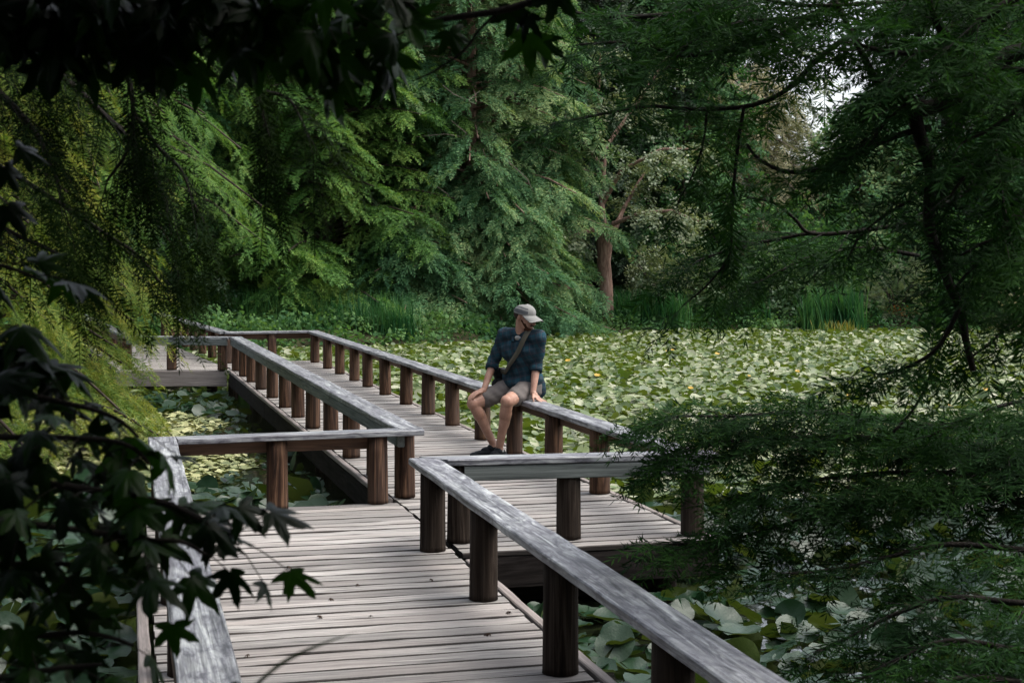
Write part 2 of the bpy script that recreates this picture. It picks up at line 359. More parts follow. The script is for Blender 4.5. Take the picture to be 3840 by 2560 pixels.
# near section A
rA = deck('boardwalk', 'near section of weathered grey boardwalk with planks running across, closest to the camera', FA, 0.10, 1.866, 1.3, 10.565, 0.0)
part_board(rA, 'edge_strip', (0.052, 0.0), (0.052, 9.25), 0.055, -0.036, 0.002, M['rim'], [3.1, 6.2])
part_board(rA, 'edge_strip', (1.912, 0.0), (1.912, 7.1), 0.05, -0.036, 0.002, M['rim'], [2.6, 5.5])
part_board(rA, 'side_beam', (0.055, 0.0), (0.055, 9.24), 0.045, -0.26, -0.040, M['fascia'], [4.6])
part_board(rA, 'side_beam', (1.905, 0.0), (1.905, 7.1), 0.045, -0.26, -0.040, M['fascia'], [3.6])
part_board(rA, 'side_beam', (0.10, 9.23), (1.86, 9.23), 0.045, -0.26, -0.042, M['fascia'])
# main section B
rB = deck('boardwalk', 'long middle section of weathered grey boardwalk on which the seated man rests his feet', FB, 2.112, 3.703, 8.575, 25.56, -0.004)
part_board(rB, 'edge_strip', (2.070, 2.07), (2.070, 15.0), 0.05, -0.036, 0.004, M['rim'], [3.0, 6.7, 10.2])
part_board(rB, 'edge_strip', (3.742, 0.0), (3.742, 16.98), 0.045, -0.036, 0.002, M['rim'], [2.4, 5.9, 9.4, 12.8])
part_board(rB, 'side_beam', (2.075, 2.07), (2.075, 15.0), 0.05, -0.245, -0.040, M['fascia'], [3.9, 8.0, 12.0])
part_board(rB, 'side_beam', (3.745, 0.03), (3.745, 16.98), 0.045, -0.245, -0.040, M['fascia'], [4.2, 8.3, 12.4])
part_board(rB, 'side_beam', (2.13, 0.03), (3.765, 0.03), 0.05, -0.235, -0.040, M['fascia'])
def piles(r, pts, zt=-0.24, zb=-1.0, rad=0.085):
    for x, y in pts:
        mb = MB(); tube(mb, [(x, y, zt), (x, y, zb)], [rad, rad], 10); mb.build('support_pile', M['post_dark'], r, True)
piles(rA, [(0.25, y) for y in (1.5, 4.5, 7.5, 9.0)] + [(1.7, y) for y in (1.5, 4.5, 7.2)])
piles(rB, [(2.25, y) for y in (3.2, 6.5, 9.8, 13.0, 16.5)] + [(3.55, y) for y in (0.4, 3.2, 6.5, 9.8, 13.0, 16.5)])
part_board(rB, 'cross_beam', (2.2, 0.45), (3.6, 0.45), 0.16, -0.40, -0.246, M['fascia'])
# far section C, skewed: planks parallel to its near end
c0 = P(866, 1387); c1 = P(440, 1387); cw = c0[0] - c1[0]
rC = thing('boardwalk', 'far section of grey boardwalk turning left behind the bright green conifer', 'boardwalk', (c0[0], c0[1], -0.008))
mb = MB(); sh = FC.D / FC.D[1]; y = 0.0
while y < 12.5:
    board(mb, -cw + sh[0] * y, 0.0 + sh[0] * y, y, y + 0.138, -0.038, rng.uniform(-0.003, 0), 0.006, 0.3, rng, 0.003); y += 0.146
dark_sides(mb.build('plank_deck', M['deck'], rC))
part_board(rC, 'side_beam', (-cw - 0.02, -0.03), (-0.06, -0.03), 0.05, -0.245, -0.004, M['rim'])
part_board(rC, 'side_beam', (-cw - 0.03, 0.0), (-cw - 0.03 + sh[0] * 12.5, 12.5), 0.05, -0.245, -0.004, M['fascia'], [4.2, 8.4])
piles(rC, [(-cw + 0.2, 0.25), (-0.35, 0.25), (-cw + 0.2 + sh[0] * 4, 4), (-0.3 + sh[0] * 4, 4), (-cw + 0.2 + sh[0] * 8, 8), (-0.3 + sh[0] * 8, 8)])
# railings
rail('long weathered railing in the right foreground running towards the camera, its board broad and grey', FA.w(1.755, 9.0), FA.w(1.755, 1.4), 1, [0.28, 1.60, 3.01, 4.35, 5.70, 7.0], [3.05, 6.2], dark=True, beam=M['beam_grey'])
rail('pale railing at the left edge of the near boardwalk, half hidden by maple leaves', FA.w(0.217, 10.52), FA.w(0.217, 1.4), -1, [0.10, 1.45, 2.8, 4.15, 5.5, 6.9, 8.3], [4.7], dark=True)
rail('short railing across the far end of the near boardwalk, reddish beam on two orange-brown posts', FA.w(0.312, 10.42), FA.w(2.04, 10.555), 1, [0.69, 1.412], None, beamx=(-0.02, 1.45), sk1=0.03)
rail('long railing along the left edge of the middle boardwalk with a row of thick posts', FB.w(2.195, 10.50), FB.w(2.165, 23.62), 1, [x - 10.5 for x in (10.70, 11.85, 13.0, 14.15, 15.35, 16.46, 17.56, 18.84, 20.13, 21.32, 22.4, 23.5)], [3.6, 7.3, 10.6], beam=M['beam_grey'])
rail('short grey railing across the near end of the middle boardwalk', FB.w(2.09, 8.905), FB.w(3.80, 8.74), -1, [0.08, 0.77, 1.575], None, sk0=-0.16, beam=M['beam_grey'], dark=True, beamx=(0.10, 1.66))
rail('long railing along the right boardwalk edge, with the man sitting on it', FB.w(3.645, 8.845), FB.w(3.60, 25.16), -1, [x - 8.845 for x in (10.5, 11.65, 12.82, 13.94, 15.18, 16.34, 17.54, 18.84, 20.08, 21.14, 22.43, 23.62, 25.0)], [2.65, 6.6, 10.6, 13.7], dark=False)
rail('far railing closing the end of the middle boardwalk in front of the reeds', FB.w(3.70, 25.255), FB.w(2.14, 25.255), -1, [0.78, 1.50], None)
w0 = FB.w(2.07, 23.62); w1 = c1 + np.array([0.10, 0.22, 0])
rail('far left railing facing the left pond pocket, partly hidden by bright foliage', (w0[0], w0[1]), (w1[0], w1[1]), 1, [0.12, 0.95, 1.68], None, beam=M['beam_grey'])
e0 = FB.w(2.14, 25.36); e1 = e0 + sh * 8.5
rail('farthest railing receding to the left behind the far cross railing', (e0[0], e0[1]), (e1[0], e1[1]), -1, [0.25, 1.35, 2.5, 3.6, 4.7, 5.8, 6.9, 8.0], [4.1])
e2 = w1 + sh * 9.5
rail('left railing of the far boardwalk section behind the bright conifer', (w1[0], w1[1] + 0.11), (e2[0], e2[1]), 1, [1.1, 2.3, 3.5, 4.7, 5.9, 7.1, 8.3], [4.7])

# ------------------------------------------------------------ foliage templates
nr = np.random.default_rng(11)
def tpl_feather(n=9, L=0.42, leaf=0.12, wid=0.028, ang=55, droop=0.35, seed=1, brush=0.0):
    g = np.random.default_rng(seed); V = []; F = []
    for i in range(n):
        f = (i + 0.6) / n
        for sd_ in (-1, 1):
            b = np.array([L * f, 0, -droop * L * f * f]); a = R(ang + g.uniform(-16, 16)); ll = leaf * (1.05 - 0.55 * f) * g.uniform(0.75, 1.2)
            d = np.array([math.cos(a), sd_ * math.sin(a), -0.25 + g.uniform(-0.3, 0.3) + brush * g.uniform(-0.3, 0.9)]); d /= np.linalg.norm(d)
            sdv = np.cross(d, [0, 0, 1]); sdv /= np.linalg.norm(sdv) + 1e-9; sdv = sdv + np.array([0, 0, g.uniform(-0.7, 0.7)])
            k = len(V); V += [b, b + d * ll * 0.45 + sdv * wid / 2, b + d * ll, b + d * ll * 0.45 - sdv * wid / 2]; F.append((k, k + 1, k + 2, k + 3))
    tip = np.array([L, 0, -droop * L]); k = len(V); d = np.array([1, 0, -droop]) * leaf * 0.7
    V += [tip, tip + d * .5 + [0, wid / 2, 0], tip + d, tip + d * .5 - [0, wid / 2, 0]]; F.append((k, k + 1, k + 2, k + 3))
    # the twig itself
    k = len(V); V += [np.array([0, 0.0015, 0.]), np.array([0, -0.0015, 0.]), tip + [0, -.001, 0], tip + [0, .001, 0]]; F.append((k, k + 1, k + 2, k + 3))
    return np.array(V), np.array(F)
def tpl_leaves(n=10, rad=0.16, leaf=0.07, wid=0.04, seed=2):
    g = np.random.default_rng(seed); V = []; F = []
    for i in range(n):
        b = g.normal(size=3) * rad * [0.7, 0.6, 0.35]; d = g.normal(size=3) * [1, 1, 0.5] + [0.5, 0, -0.2]; d /= np.linalg.norm(d)
        sv = np.cross(d, [0, 0, 1] + g.normal(size=3) * 0.35); sv /= np.linalg.norm(sv) + 1e-9; l = leaf * g.uniform(0.7, 1.25); k = len(V)
        V += [b, b + d * l * .5 + sv * wid / 2, b + d * l, b + d * l * .5 - sv * wid / 2]; F.append((k, k + 1, k + 2, k + 3))
    return np.array(V), np.array(F)
def inst(T, loc, X, Z, sc):
    """merge one copy of template T per row"""
    V, F = T; loc = np.asarray(loc, float); X = np.asarray(X, float); Z = np.asarray(Z, float); sc = np.asarray(sc, float)
    X = X / (np.linalg.norm(X, axis=1, keepdims=True) + 1e-9); Y = np.cross(Z, X); Y /= np.linalg.norm(Y, axis=1, keepdims=True) + 1e-9; Z = np.cross(X, Y)
    B = np.stack([X, Y, Z], 1) * sc[:, None, None]
    W = np.einsum('vk,nkj->nvj', V, B) + loc[:, None, :]
    FF = F[None] + (np.arange(len(loc)) * len(V))[:, None, None]
    return W.reshape(-1, 3), FF.reshape(-1, F.shape[1])
def inst_mix(name, Ts, rows, smooth=False):
    loc, X, Z, sc = [np.array(a) for a in zip(*rows)]; sel = nr.integers(0, len(Ts), len(loc)); Vs = []; Fs = []; o = 0
    for i, T in enumerate(Ts):
        m_ = sel == i
        if not m_.any(): continue
        V, F = inst(T, loc[m_], X[m_], Z[m_], sc[m_]); Vs.append(V); Fs.append(F + o); o += len(V)
    return np_mesh(name, np.concatenate(Vs), np.concatenate(Fs), smooth)
UP = np.array([0, 0, 1.0])
def unit(v): v = np.asarray(v, float); return v / (np.linalg.norm(v) + 1e-9)
def rotz(v, a): c, s = math.cos(a), math.sin(a); return np.array([v[0] * c - v[1] * s, v[0] * s + v[1] * c, v[2]])
def polylen(p): p = np.asarray(p); return float(np.linalg.norm(np.diff(p, axis=0), axis=1).sum())
def pt_on(p, f):
    p = np.asarray(p, float); sg = np.linalg.norm(np.diff(p, axis=0), axis=1); c = np.concatenate([[0], np.cumsum(sg)]); x = f * c[-1]
    i = min(int(np.searchsorted(c, x, 'right')) - 1, len(sg) - 1); i = max(i, 0); q = (x - c[i]) / (sg[i] + 1e-9)
    return p[i] + (p[i + 1] - p[i]) * q, unit(p[i + 1] - p[i])
def grow(g, path, nsec, seclen, step, sc, rows, twigs=None, f0=0.15, droop=0.25, taper=0.6, fan=60, jz=0.12, tw=0.004, endspray=True):
    """side twigs off a limb, sprays alternating along each twig"""
    for i in range(nsec):
        f = f0 + (1 - f0) * (i + g.uniform(0, 1)) / nsec; p, tg = pt_on(path, min(f, 0.999)); sd_ = 1 if i % 2 else -1
        d = rotz(tg, sd_ * R(fan) * g.uniform(0.6, 1.25)); d[2] = d[2] * 0.4 + g.uniform(-jz, jz); d = unit(d)
        L = seclen * (1 - taper * f) * g.uniform(0.6, 1.2); n = max(2, int(L / step)); pts = [p]
        for k in range(n):
            q = (k + 1) / n; pk = p + d * L * q + np.array([0, 0, -droop * L * q * q])
            td = unit(d + np.array([0, 0, -2 * droop * q])); s2 = 1 if k % 2 else -1
            x = rotz(td, s2 * R(g.uniform(20, 55))) + np.array([0, 0, g.uniform(-0.25, 0.1)]); z = UP + g.normal(size=3) * 0.28
            rows.append((pk, x, z, sc * g.uniform(0.75, 1.25))); pts.append(pk)
        rows.append((pts[-1], td, UP + g.normal(size=3) * 0.2, sc))
        if twigs is not None: twigs.append((pts, tw))
def twig_mesh(mb, twigs, seg=4):
    for pts, r in twigs:
        pts = pts[:: max(1, len(pts) // 4)] + [pts[-1]] if len(pts) > 5 else pts
        n = len(pts); tube(mb, pts, [r * (1 - 0.7 * i / max(1, n - 1)) for i in range(n)], seg, False)
def tree_mesh(seed, H=14, z0=0.6, r0=3.6, nb=90, T=None, sc=1.0, shape=0.8, rise=0.25, droop=0.45, nsec=10, seclen=1.3, step=0.2, trunk_r=0.2, lean=0.0, fork=None, zpow=0.95, inner=0.2, top=None):
    """trunk + limbs mesh, crown mesh; base at the origin"""
    g = np.random.default_rng(seed); tm = MB(); rows = []; H_ = H
    tp = [(0, 0, -0.3), (lean * .2, 0, H * .2), (lean * .5 + g.uniform(-.1, .1), g.uniform(-.1, .1), H * .5), (lean, 0, H * 0.97)]
    tube(tm, tp, [trunk_r * 1.25, trunk_r, trunk_r * .65, trunk_r * .12], 10, True, 0.06, g)
    tp = np.array(tp, float)
    for i in range(nb):
        u = ((i + g.uniform(0, 1)) / nb) ** zpow; h = z0 + (H - z0) * u * 0.98
        L = r0 * (max(0.03, 1 - u) ** shape) * g.uniform(0.7, 1.15) + 0.25; az = i * 2.39996 + g.uniform(-.4, .4)
        k = h / H; base = np.array([np.interp(h, tp[:, 2], tp[:, 0]), np.interp(h, tp[:, 2], tp[:, 1]), h]); d = np.array([math.cos(az), math.sin(az), 0])
        path = [base + d * L * q + np.array([0, 0, rise * L * q - droop * L * q * q]) for q in (0, .25, .5, .75, 1.0)]
        tube(tm, path, [trunk_r * .28 * (1 - .8 * q) * (1 - .6 * u) + .006 for q in (0, .25, .5, .75, 1.0)], 5, False)
        ns = max(3, int(nsec * (L / r0) ** 0.8))
        grow(g, path, ns, seclen * (0.45 + 0.55 * L / r0), step, sc, rows, None, inner, 0.3, 0.45)
    return tm.mesh('trunk', True), rows
def plant_tree(name, label, cat, loc, seed, crown_mat, bark_mat, T, group=None, rot=0.0, kw=None, cname='crown'):
    tm, rows = tree_mesh(seed, **(kw or {})); cm = inst_mix('crown', T, rows)
    r = thing(name, label, cat, (loc[0], loc[1], ground_at(loc[0], loc[1]) if len(loc) < 3 else loc[2]), rot, group)
    obj('trunk', tm, bark_mat, r); obj(cname, cm, crown_mat, r); return r
def ground_at(x, y): return float(ground_z(np.array([x]), np.array([y]))[0])
def copy_thing(r, label, loc, rot, sc=1.0, group=None):
    o = r.copy(); C.objects.link(o); o.location = (loc[0], loc[1], ground_at(loc[0], loc[1])); o.rotation_euler = (0, 0, rot); o.scale = (sc, sc, sc * 1.0); o['label'] = label
    if group: o['group'] = group
    for ch in list(r.children):
        c = ch.copy(); C.objects.link(c); c.parent = o
    return o
TF = [tpl_feather(15, 0.46, 0.13, 0.025, 48, 0.06, k, 0.8) for k in range(3)]           # far feathery sprays
TFs = [tpl_feather(14, 0.40, 0.14, 0.024, 45, 0.18, k + 5, 0.8) for k in range(3)]     # softer, finer
TN = [tpl_feather(20, 0.24, 0.058, 0.0060, 50, 0.12, k + 9, 0.7) for k in range(3)]     # near cypress
TB = [tpl_leaves(13, 0.18, 0.10, 0.07, k) for k in range(3)]
# ------------------------------------------------------------ trees beyond the pond
plant_tree('conifer_tree', 'mid green feathery conifer with layered boughs directly behind the reeds, left of centre', 'tree', (-5.1, 41.2), 21, M['cypress_mid'], M['bark'], TF,
    kw=dict(H=14, z0=0.5, r0=3.7, nb=240, nsec=16, seclen=1.25, step=0.115, shape=0.42, sc=1.05, rise=0.30, droop=0.30, inner=0.4))
plant_tree('conifer_tree', 'deeper green conifer between the bright near conifer and the layered mid green one', 'tree', (-10.0, 42.0), 22, M['cypress_deep'], M['bark'], TF,
    kw=dict(H=15, z0=0.4, r0=4.1, nb=230, nsec=13, seclen=1.3, step=0.15, shape=0.4, inner=0.4))
plant_tree('conifer_tree', 'soft grey green conifer with sweeping boughs right behind the seated man', 'tree', (-1.2, 43.2), 23, M['pine_grey'], M['bark_red'], TFs,
    kw=dict(H=15, z0=0.9, r0=3.7, nb=190, nsec=15, seclen=1.4, step=0.12, shape=0.36, rise=0.25, droop=0.38, sc=1.1, inner=0.35))
# pale leaved tree with the red-brown trunk
def trunk_tree():
    g = np.random.default_rng(5); base = at(2268, 1150, 43.4); tm = MB()
    zg = ground_at(base[0], base[1]); r = thing('broadleaf_tree', 'tree with a bare red-brown forked trunk standing at the water edge', 'tree', (base[0], base[1], zg))
    def q(u, v, dy=0.0): p = at(u, v, 43.4 + dy); return p - np.array([base[0], base[1], zg])
    tube(tm, [(0.02, 0, -0.3), q(2270, 1080), q(2263, 980), q(2268, 900), q(2262, 850)], [.27, .21, .20, .25, .18], 12, True, 0.05, g)
    limbs = [[q(2262, 880), q(2230, 860, -.3), q(2160, 880, -.8), q(2080, 850, -1.2)], [q(2270, 890), q(2310, 850, .2), q(2340, 780, .5), q(2420, 640, .9)], [q(2263, 860), q(2255, 760), q(2265, 600, .3), q(2240, 420, .4), q(2250, 200)],
             [q(2262, 760), q(2330, 640, -.5), q(2480, 560, -1.2), q(2640, 560, -1.4)], [q(2262, 640), q(2200, 540, -.6), q(2130, 420, -1)], [q(2300, 840), q(2400, 800, -.8), q(2520, 790, -1.4), q(2620, 830, -1.8)], [q(2265, 560), q(2380, 400, .6), q(2500, 220, .8)]]
    rows = []
    for i, L in enumerate(limbs):
        n = len(L); tube(tm, L, [(.10 if i < 3 else .06) * (1 - .75 * k / (n - 1)) + .012 for k in range(n)], 7, False)
        grow(g, L, 16 + 4 * (i > 1), 1.5, 0.17, 1.0, rows, None, 0.45 if i < 3 else .25, 0.35, 0.3, 65, 0.5)
    obj('trunk', tm.mesh('trunk', True), M['bark_red'], r); obj('crown', inst_mix('crown', TB, rows), M['broad_pale'], r)
trunk_tree()
# trees further back
K = dict(H=15, z0=0.3, r0=4.4, nb=150, nsec=12, seclen=1.6, step=0.19, shape=0.45, sc=1.5, inner=0.3)
GW = 'dark woodland trees behind the pond'
t_dark = plant_tree('woodland_tree', 'dark woodland tree far behind the left conifers', 'tree', (-15.5, 47), 31, M['dark_far'], M['bark'], TF, GW, kw=K)
for i, (x, y, rz, sc, lb) in enumerate([(-8, 51, 1.2, 1.25, 'dark woodland tree in the gap left of the layered conifer'), (-2.5, 50, 2.2, 1.2, 'dark woodland tree showing between the two centre conifers'),
        (3.0, 52, 3.3, 1.1, 'dark woodland tree behind the red-brown trunk'), (7.5, 62, 4.4, 1.05, 'dark woodland tree behind the pale buff tree, left side'), (25, 55, 0.6, 1.2, 'dark woodland tree at the far right edge behind the pond'),
        (15.5, 68, 5.1, 0.40, 'small dark woodland tree under the patch of open sky'), (20.5, 60, 2.8, 1.05, 'dark woodland tree right of the patch of open sky'), (-21, 52, 0.2, 1.3, 'tall dark woodland tree at the far left'),
        (-13, 58, 0.9, 1.4, 'back row woodland tree seen between the two left conifers'), (0.5, 62, 1.9, 1.4, 'back row woodland tree behind the soft grey green conifer'), (11.5, 80, 2.9, 0.42, 'back row woodland tree below the open sky, left part'),
        (20, 84, 3.9, 0.42, 'back row woodland tree below the open sky, right part'), (29, 76, 4.9, 1.3, 'back row woodland tree toward the right edge'), (16.6, 57, 2.2, 1.0, 'tall dark woodland tree bordering the patch of sky on its right'), (-5, 66, 5.9, 1.5, 'tallest back row woodland tree left of centre')]):
    copy_thing(t_dark, lb, (x, y), rz, sc)
for i, (x, y, rz, sc) in enumerate([(-5.5, -5.5, 0.4, .8), (0.5, -7.5, 1.7, .85), (6.5, -4.5, 2.9, .8), (9.5, 1.0, 4.0, .72), (-9.5, 1.5, 5.2, .8), (-12, 9, 1.1, .8), (3, -13, 3.3, 1.1), (13.5, -4, .1, 1.0)]):  # unseen tree copies added around the camera to shade the near foliage
    copy_thing(t_dark, 'unseen woodland tree around the viewpoint, added to shade the foreground', (x, y), rz, sc, 'unseen shade trees around the viewpoint')
plant_tree('broadleaf_tree', 'buff and olive tree in hazy light beyond the pond, below the open sky', 'tree', (8.6, 55), 41, M['olive'], M['twig'], TFs, kw=dict(H=8.6, z0=1.0, r0=3.4, nb=85, nsec=10, seclen=1.4, step=0.2, shape=0.4, sc=1.3, trunk_r=.16))
plant_tree('broadleaf_tree', 'grey green rounded tree beyond the pond right of the buff tree', 'tree', (13.2, 54), 42, M['pine_grey'], M['bark'], TB, kw=dict(H=7.6, z0=0.8, r0=3.6, nb=80, nsec=11, seclen=1.5, step=0.2, shape=0.4, sc=1.5, trunk_r=.16))
plant_tree('broadleaf_tree', 'airy small leaved tree reaching up toward the patch of sky', 'tree', (10.6, 63), 43, M['broad_pale'], M['bark'], TB, kw=dict(H=13.5, z0=4, r0=3.2, nb=48, nsec=8, seclen=1.3, step=0.3, shape=0.35, sc=1.3, trunk_r=.18))
plant_tree('broadleaf_tree', 'tall green tree at the right filling the frame behind the dark limbs', 'tree', (19.0, 52), 44, M['cypress_deep'], M['bark'], TB, kw=dict(H=14, z0=0.8, r0=4.4, nb=110, nsec=12, seclen=1.6, step=0.2, shape=0.4, sc=1.5))
plant_tree('broadleaf_tree', 'mid green tree directly right of the red-brown trunk', 'tree', (5.7, 50.5), 45, M['cypress_deep'], M['bark'], TB, kw=dict(H=12.5, z0=0.6, r0=3.3, nb=95, nsec=11, seclen=1.4, step=0.19, shape=0.45, sc=1.4))
# shrubs on the far bank
def shrub(name, label, loc, seed, mat, T, rad, h, n, sc, group=None):
    g = np.random.default_rng(seed); rows = []; tm = MB(); zg = ground_at(loc[0], loc[1])
    for i in range(n):
        az = g.uniform(0, 6.28); el = math.acos(g.uniform(0.0, 1.0)); rr = g.uniform(0.55, 1.0) ** 0.5
        d = np.array([math.cos(az) * math.sin(el), math.sin(az) * math.sin(el), math.cos(el)]); k = 1 + 0.25 * math.sin(3 * az + seed) + 0.15 * math.sin(5 * el + az * 2)
        p = d * rr * k * np.array([rad, rad, h]); rows.append((p, d + g.normal(size=3) * 0.4 + [0, 0, -0.2], UP + d * .5 + g.normal(size=3) * 0.3, sc * g.uniform(.7, 1.3)))
    for i in range(7):
        az = i * 0.9; tube(tm, [(0, 0, -.2), (math.cos(az) * rad * .3, math.sin(az) * rad * .3, h * .5), (math.cos(az) * rad * .7, math.sin(az) * rad * .7, h * .85)], [.05, .03, .01], 5, False)
    r = thing(name, label, 'shrub', (loc[0], loc[1], zg), 0, group)
    obj('stem', tm.mesh('stem', True), M['bark'], r); obj('foliage', inst_mix('foliage', T, rows), mat, r); return r
shrub('shrub', 'round grey leaved shrub on the bank right of the red-brown trunk', (4.7, 45.4), 1, M['broad_pale'], TB, 1.5, 1.9, 900, 0.9)
shrub('shrub', 'low dark shrub behind the first reed clump at the far shore', (7.0, 46.2), 2, M['shrub'], TB, 1.9, 1.9, 1000, 1.0)
shrub('shrub', 'leafy mid green shrub between the two reed clumps at the far shore', (9.2, 45.4), 3, M['shrub'], TB, 1.3, 1.5, 700, 1.0)
shrub('shrub', 'pale feathery shrub beside the orange flowers at the right shore', (11.6, 45.0), 4, M['broad_pale'], TF, 1.0, 1.4, 500, 0.8)
shrub('shrub', 'large bluish green shrub at the right shore behind the dark limb', (14.0, 45.5), 5, M['cypress_deep'], TB, 1.9, 2.4, 1100, 1.2)
shrub('shrub', 'yellow green shrub at the right edge of the picture above the lily pads', (15.0, 42.6), 6, M['olive'], TB, 1.2, 1.2, 700, 0.9)
shrub('shrub', 'tall dark shrub at the back of the far bank, under the buff tree', (9.6, 49.5), 7, M['cypress_deep'], TB, 2.6, 3.2, 1200, 1.4)
shrub('shrub', 'dark evergreen shrub behind the far cross railing on the left', (-8.9, 37.6), 8, M['dark_far'], TB, 1.6, 2.2, 1000, 1.1)
shrub('shrub', 'bluish dark shrub at the left where the farthest railing ends', (-11.2, 37.0), 9, M['cypress_deep'], TB, 1.9, 3.0, 1200, 1.2)
plant_tree('conifer_tree', 'low spreading grey green conifer whose boughs slope down to the lily pads behind the man', 'tree', (-0.45, 41.3), 24, M['pine_grey'], M['bark_red'], TFs,
    kw=dict(H=4.6, z0=0.1, r0=2.9, nb=120, nsec=14, seclen=1.2, step=0.12, shape=0.7, rise=0.2, droop=0.3, sc=1.0, inner=0.25, trunk_r=.1))
plant_tree('conifer_tree', 'low spreading grey green conifer at the water left of the seated man', 'tree', (-2.6, 40.2), 25, M['pine_grey'], M['bark_red'], TFs,
    kw=dict(H=3.2, z0=0.1, r0=2.3, nb=90, nsec=12, seclen=1.1, step=0.13, shape=0.7, rise=0.2, droop=0.3, sc=1.0, inner=0.25, trunk_r=.08))
shrub('shrub', 'mid green low boughs meeting the reeds at the left of centre', (-5.6, 39.4), 12, M['cypress_mid'], TF, 1.8, 1.9, 900, 0.9)
# dead twigs in the hollow of the grey conifer
g = np.random.default_rng(3)
for (u0, v0, u1, v1) in [(1550, 515, 1725, 512), (1660, 320, 1760, 380), (1780, 390, 1800, 340), (1690, 450, 1700, 540), (1770, 1040, 1820, 1120), (1810, 560, 1880, 690), (1640, 700, 1690, 760), (1900, 600, 2000, 720)]:
    a, b = at(u0, v0, 40.0), at(u1, v1, 40.3); m_ = (b - a) / 2 + g.normal(size=3) * .12; tb = MB(); tube(tb, [(0, 0, 0), m_, b - a], [.010, .013, .005], 5, False)
    o = tb.build('dead_branch', M['twig']); o.location = tuple(a); tag(o, 'bare pale dead branch caught in the grey green conifer', 'branch', 'dead branches in the grey green conifer')
g = np.random.default_rng(91); rows = []
while len(rows) < 7000:
    x, y = g.uniform(-16, 22), g.uniform(30, 56); d_ = pond_dist(np.array([x]), np.array([y]))[0]
    if not -0.15 < d_ < 9 or g.uniform() < d_ / 12: continue
    rows.append((np.array([x, y, ground_at(x, y) + g.uniform(.0, .35)]), g.normal(size=3) + [0, 0, .6], UP + g.normal(size=3) * .5, g.uniform(.7, 1.6)))
tag(obj('undergrowth', inst_mix('undergrowth', TB, rows), M['cypress_deep']), 'low leafy undergrowth covering the far bank under the trees', 'undergrowth', None, 'stuff')
# ------------------------------------------------------------ reeds
def reeds(label, pts, n, h, mat, seed, wid=0.02, group='reed clumps along the far shore'):
    g = np.random.default_rng(seed); V = []; F = []
    c = np.mean(pts, axis=0)
    for i in range(n):
        f = g.uniform(0, len(pts) - 1); k = int(f); a = np.array(pts[k]); b = np.array(pts[min(k + 1, len(pts) - 1)])
        p = a + (b - a) * (f - k) + g.normal(size=2) * [0.18, 0.22]; az = g.uniform(0, 6.28); ln = h * g.uniform(0.5, 1.12); bend = g.uniform(0.03, 0.5) * ln
        wv = np.array([math.cos(az + 1.57), math.sin(az + 1.57), 0]) * wid * g.uniform(.6, 1.3) / 2; o = len(V)
        for j in range(5):
            q = j / 4; pt = np.array([p[0] - c[0], p[1] - c[1], -0.02]) + np.array([math.cos(az) * bend * q ** 2.2, math.sin(az) * bend * q ** 2.2, ln * (q - 0.25 * (bend / ln) * q ** 3)])
            ww = wv * (1 - q ** 2 * 0.9); V += [pt - ww, pt + ww]
        for j in range(4): F.append((o + 2 * j, o + 2 * j + 1, o + 2 * j + 3, o + 2 * j + 2))
    o = obj('reed_clump', np_mesh('reeds', V, F), mat, None, (c[0], c[1], WATER_Z)); tag(o, label, 'reeds', group); return o
def sh_(u, v): p = P(u, v, WATER_Z); return (p[0], p[1])
reeds('dark reeds behind the far cross railing of the boardwalk', [sh_(740, 1285), sh_(1000, 1290), sh_(1180, 1290)], 1500, 1.5, M['reed'], 1)
reeds('bright green reeds just right of the boardwalk far corner', [sh_(1200, 1290), sh_(1380, 1297), sh_(1540, 1297)], 1000, 1.35, M['reed'], 2)
reeds('low reeds at the foot of the grey green conifer', [sh_(1540, 1290), sh_(1700, 1282)], 160, 0.75, M['reed'], 3)
reeds('dense dark green reed clump right of the red-brown trunk', [sh_(2310, 1246), sh_(2420, 1244), sh_(2560, 1247)], 1300, 1.3, M['reed'], 4, 0.03)
reeds('thin reed patch in shade between the two big reed clumps', [sh_(2700, 1240), sh_(2860, 1243)], 500, 1.1, M['reed'], 5, 0.03)
reeds('tall bluish reed clump at the far right shore', [sh_(3030, 1248), sh_(3120, 1246), sh_(3210, 1248)], 1000, 1.45, M['reed'], 6, 0.035)
reeds('yellowing blades at the foot of the tall right reed clump', [sh_(3080, 1253), sh_(3200, 1253)], 130, 0.45, M['reed_yellow'], 7, 0.03)

# ------------------------------------------------------------ lily pads
def pad_mesh(k, rings=(0.35, 0.7, 0.92, 1.0), seg=20, cup=None):
    g = np.random.default_rng(200 + k); V = [(0, 0, 0)]; F = []; cup = g.uniform(-0.05, 0.22) if cup is None else cup
    ph = g.uniform(0, 6.28, 3); am = g.uniform(0.02, 0.09, 3); fold = g.uniform(-0.15, 0.35) if g.uniform() < .5 else 0
    for r in rings:
        for i in range(seg):
            a = R(7) + (2 * math.pi - R(14)) * i / (seg - 1); rr = r * (1 + 0.04 * math.sin(3 * a + ph[0]) + 0.02 * math.sin(9 * a + ph[2]))
            x, y = rr * math.cos(a), rr * math.sin(a) * 0.94
            z = cup * r * r + r * r * (am[0] * math.sin(2 * a + ph[0]) + am[1] * math.sin(5 * a + ph[1])) + (am[2] * math.sin(11 * a) * 0.5 if r > .9 else 0) + fold * abs(y) * r
            V.append((x, y, z))
    for i in range(seg - 1): F.append((0, 1 + i, 2 + i, 2 + i))
    for j in range(len(rings) - 1):
        for i in range(seg - 1): o = 1 + j * seg; F.append((o + i, o + seg + i, o + seg + i + 1, o + i + 1))
    F = [tuple(dict.fromkeys(f)) for f in F]
    mb = MB(); mb.add(V, F); return mb
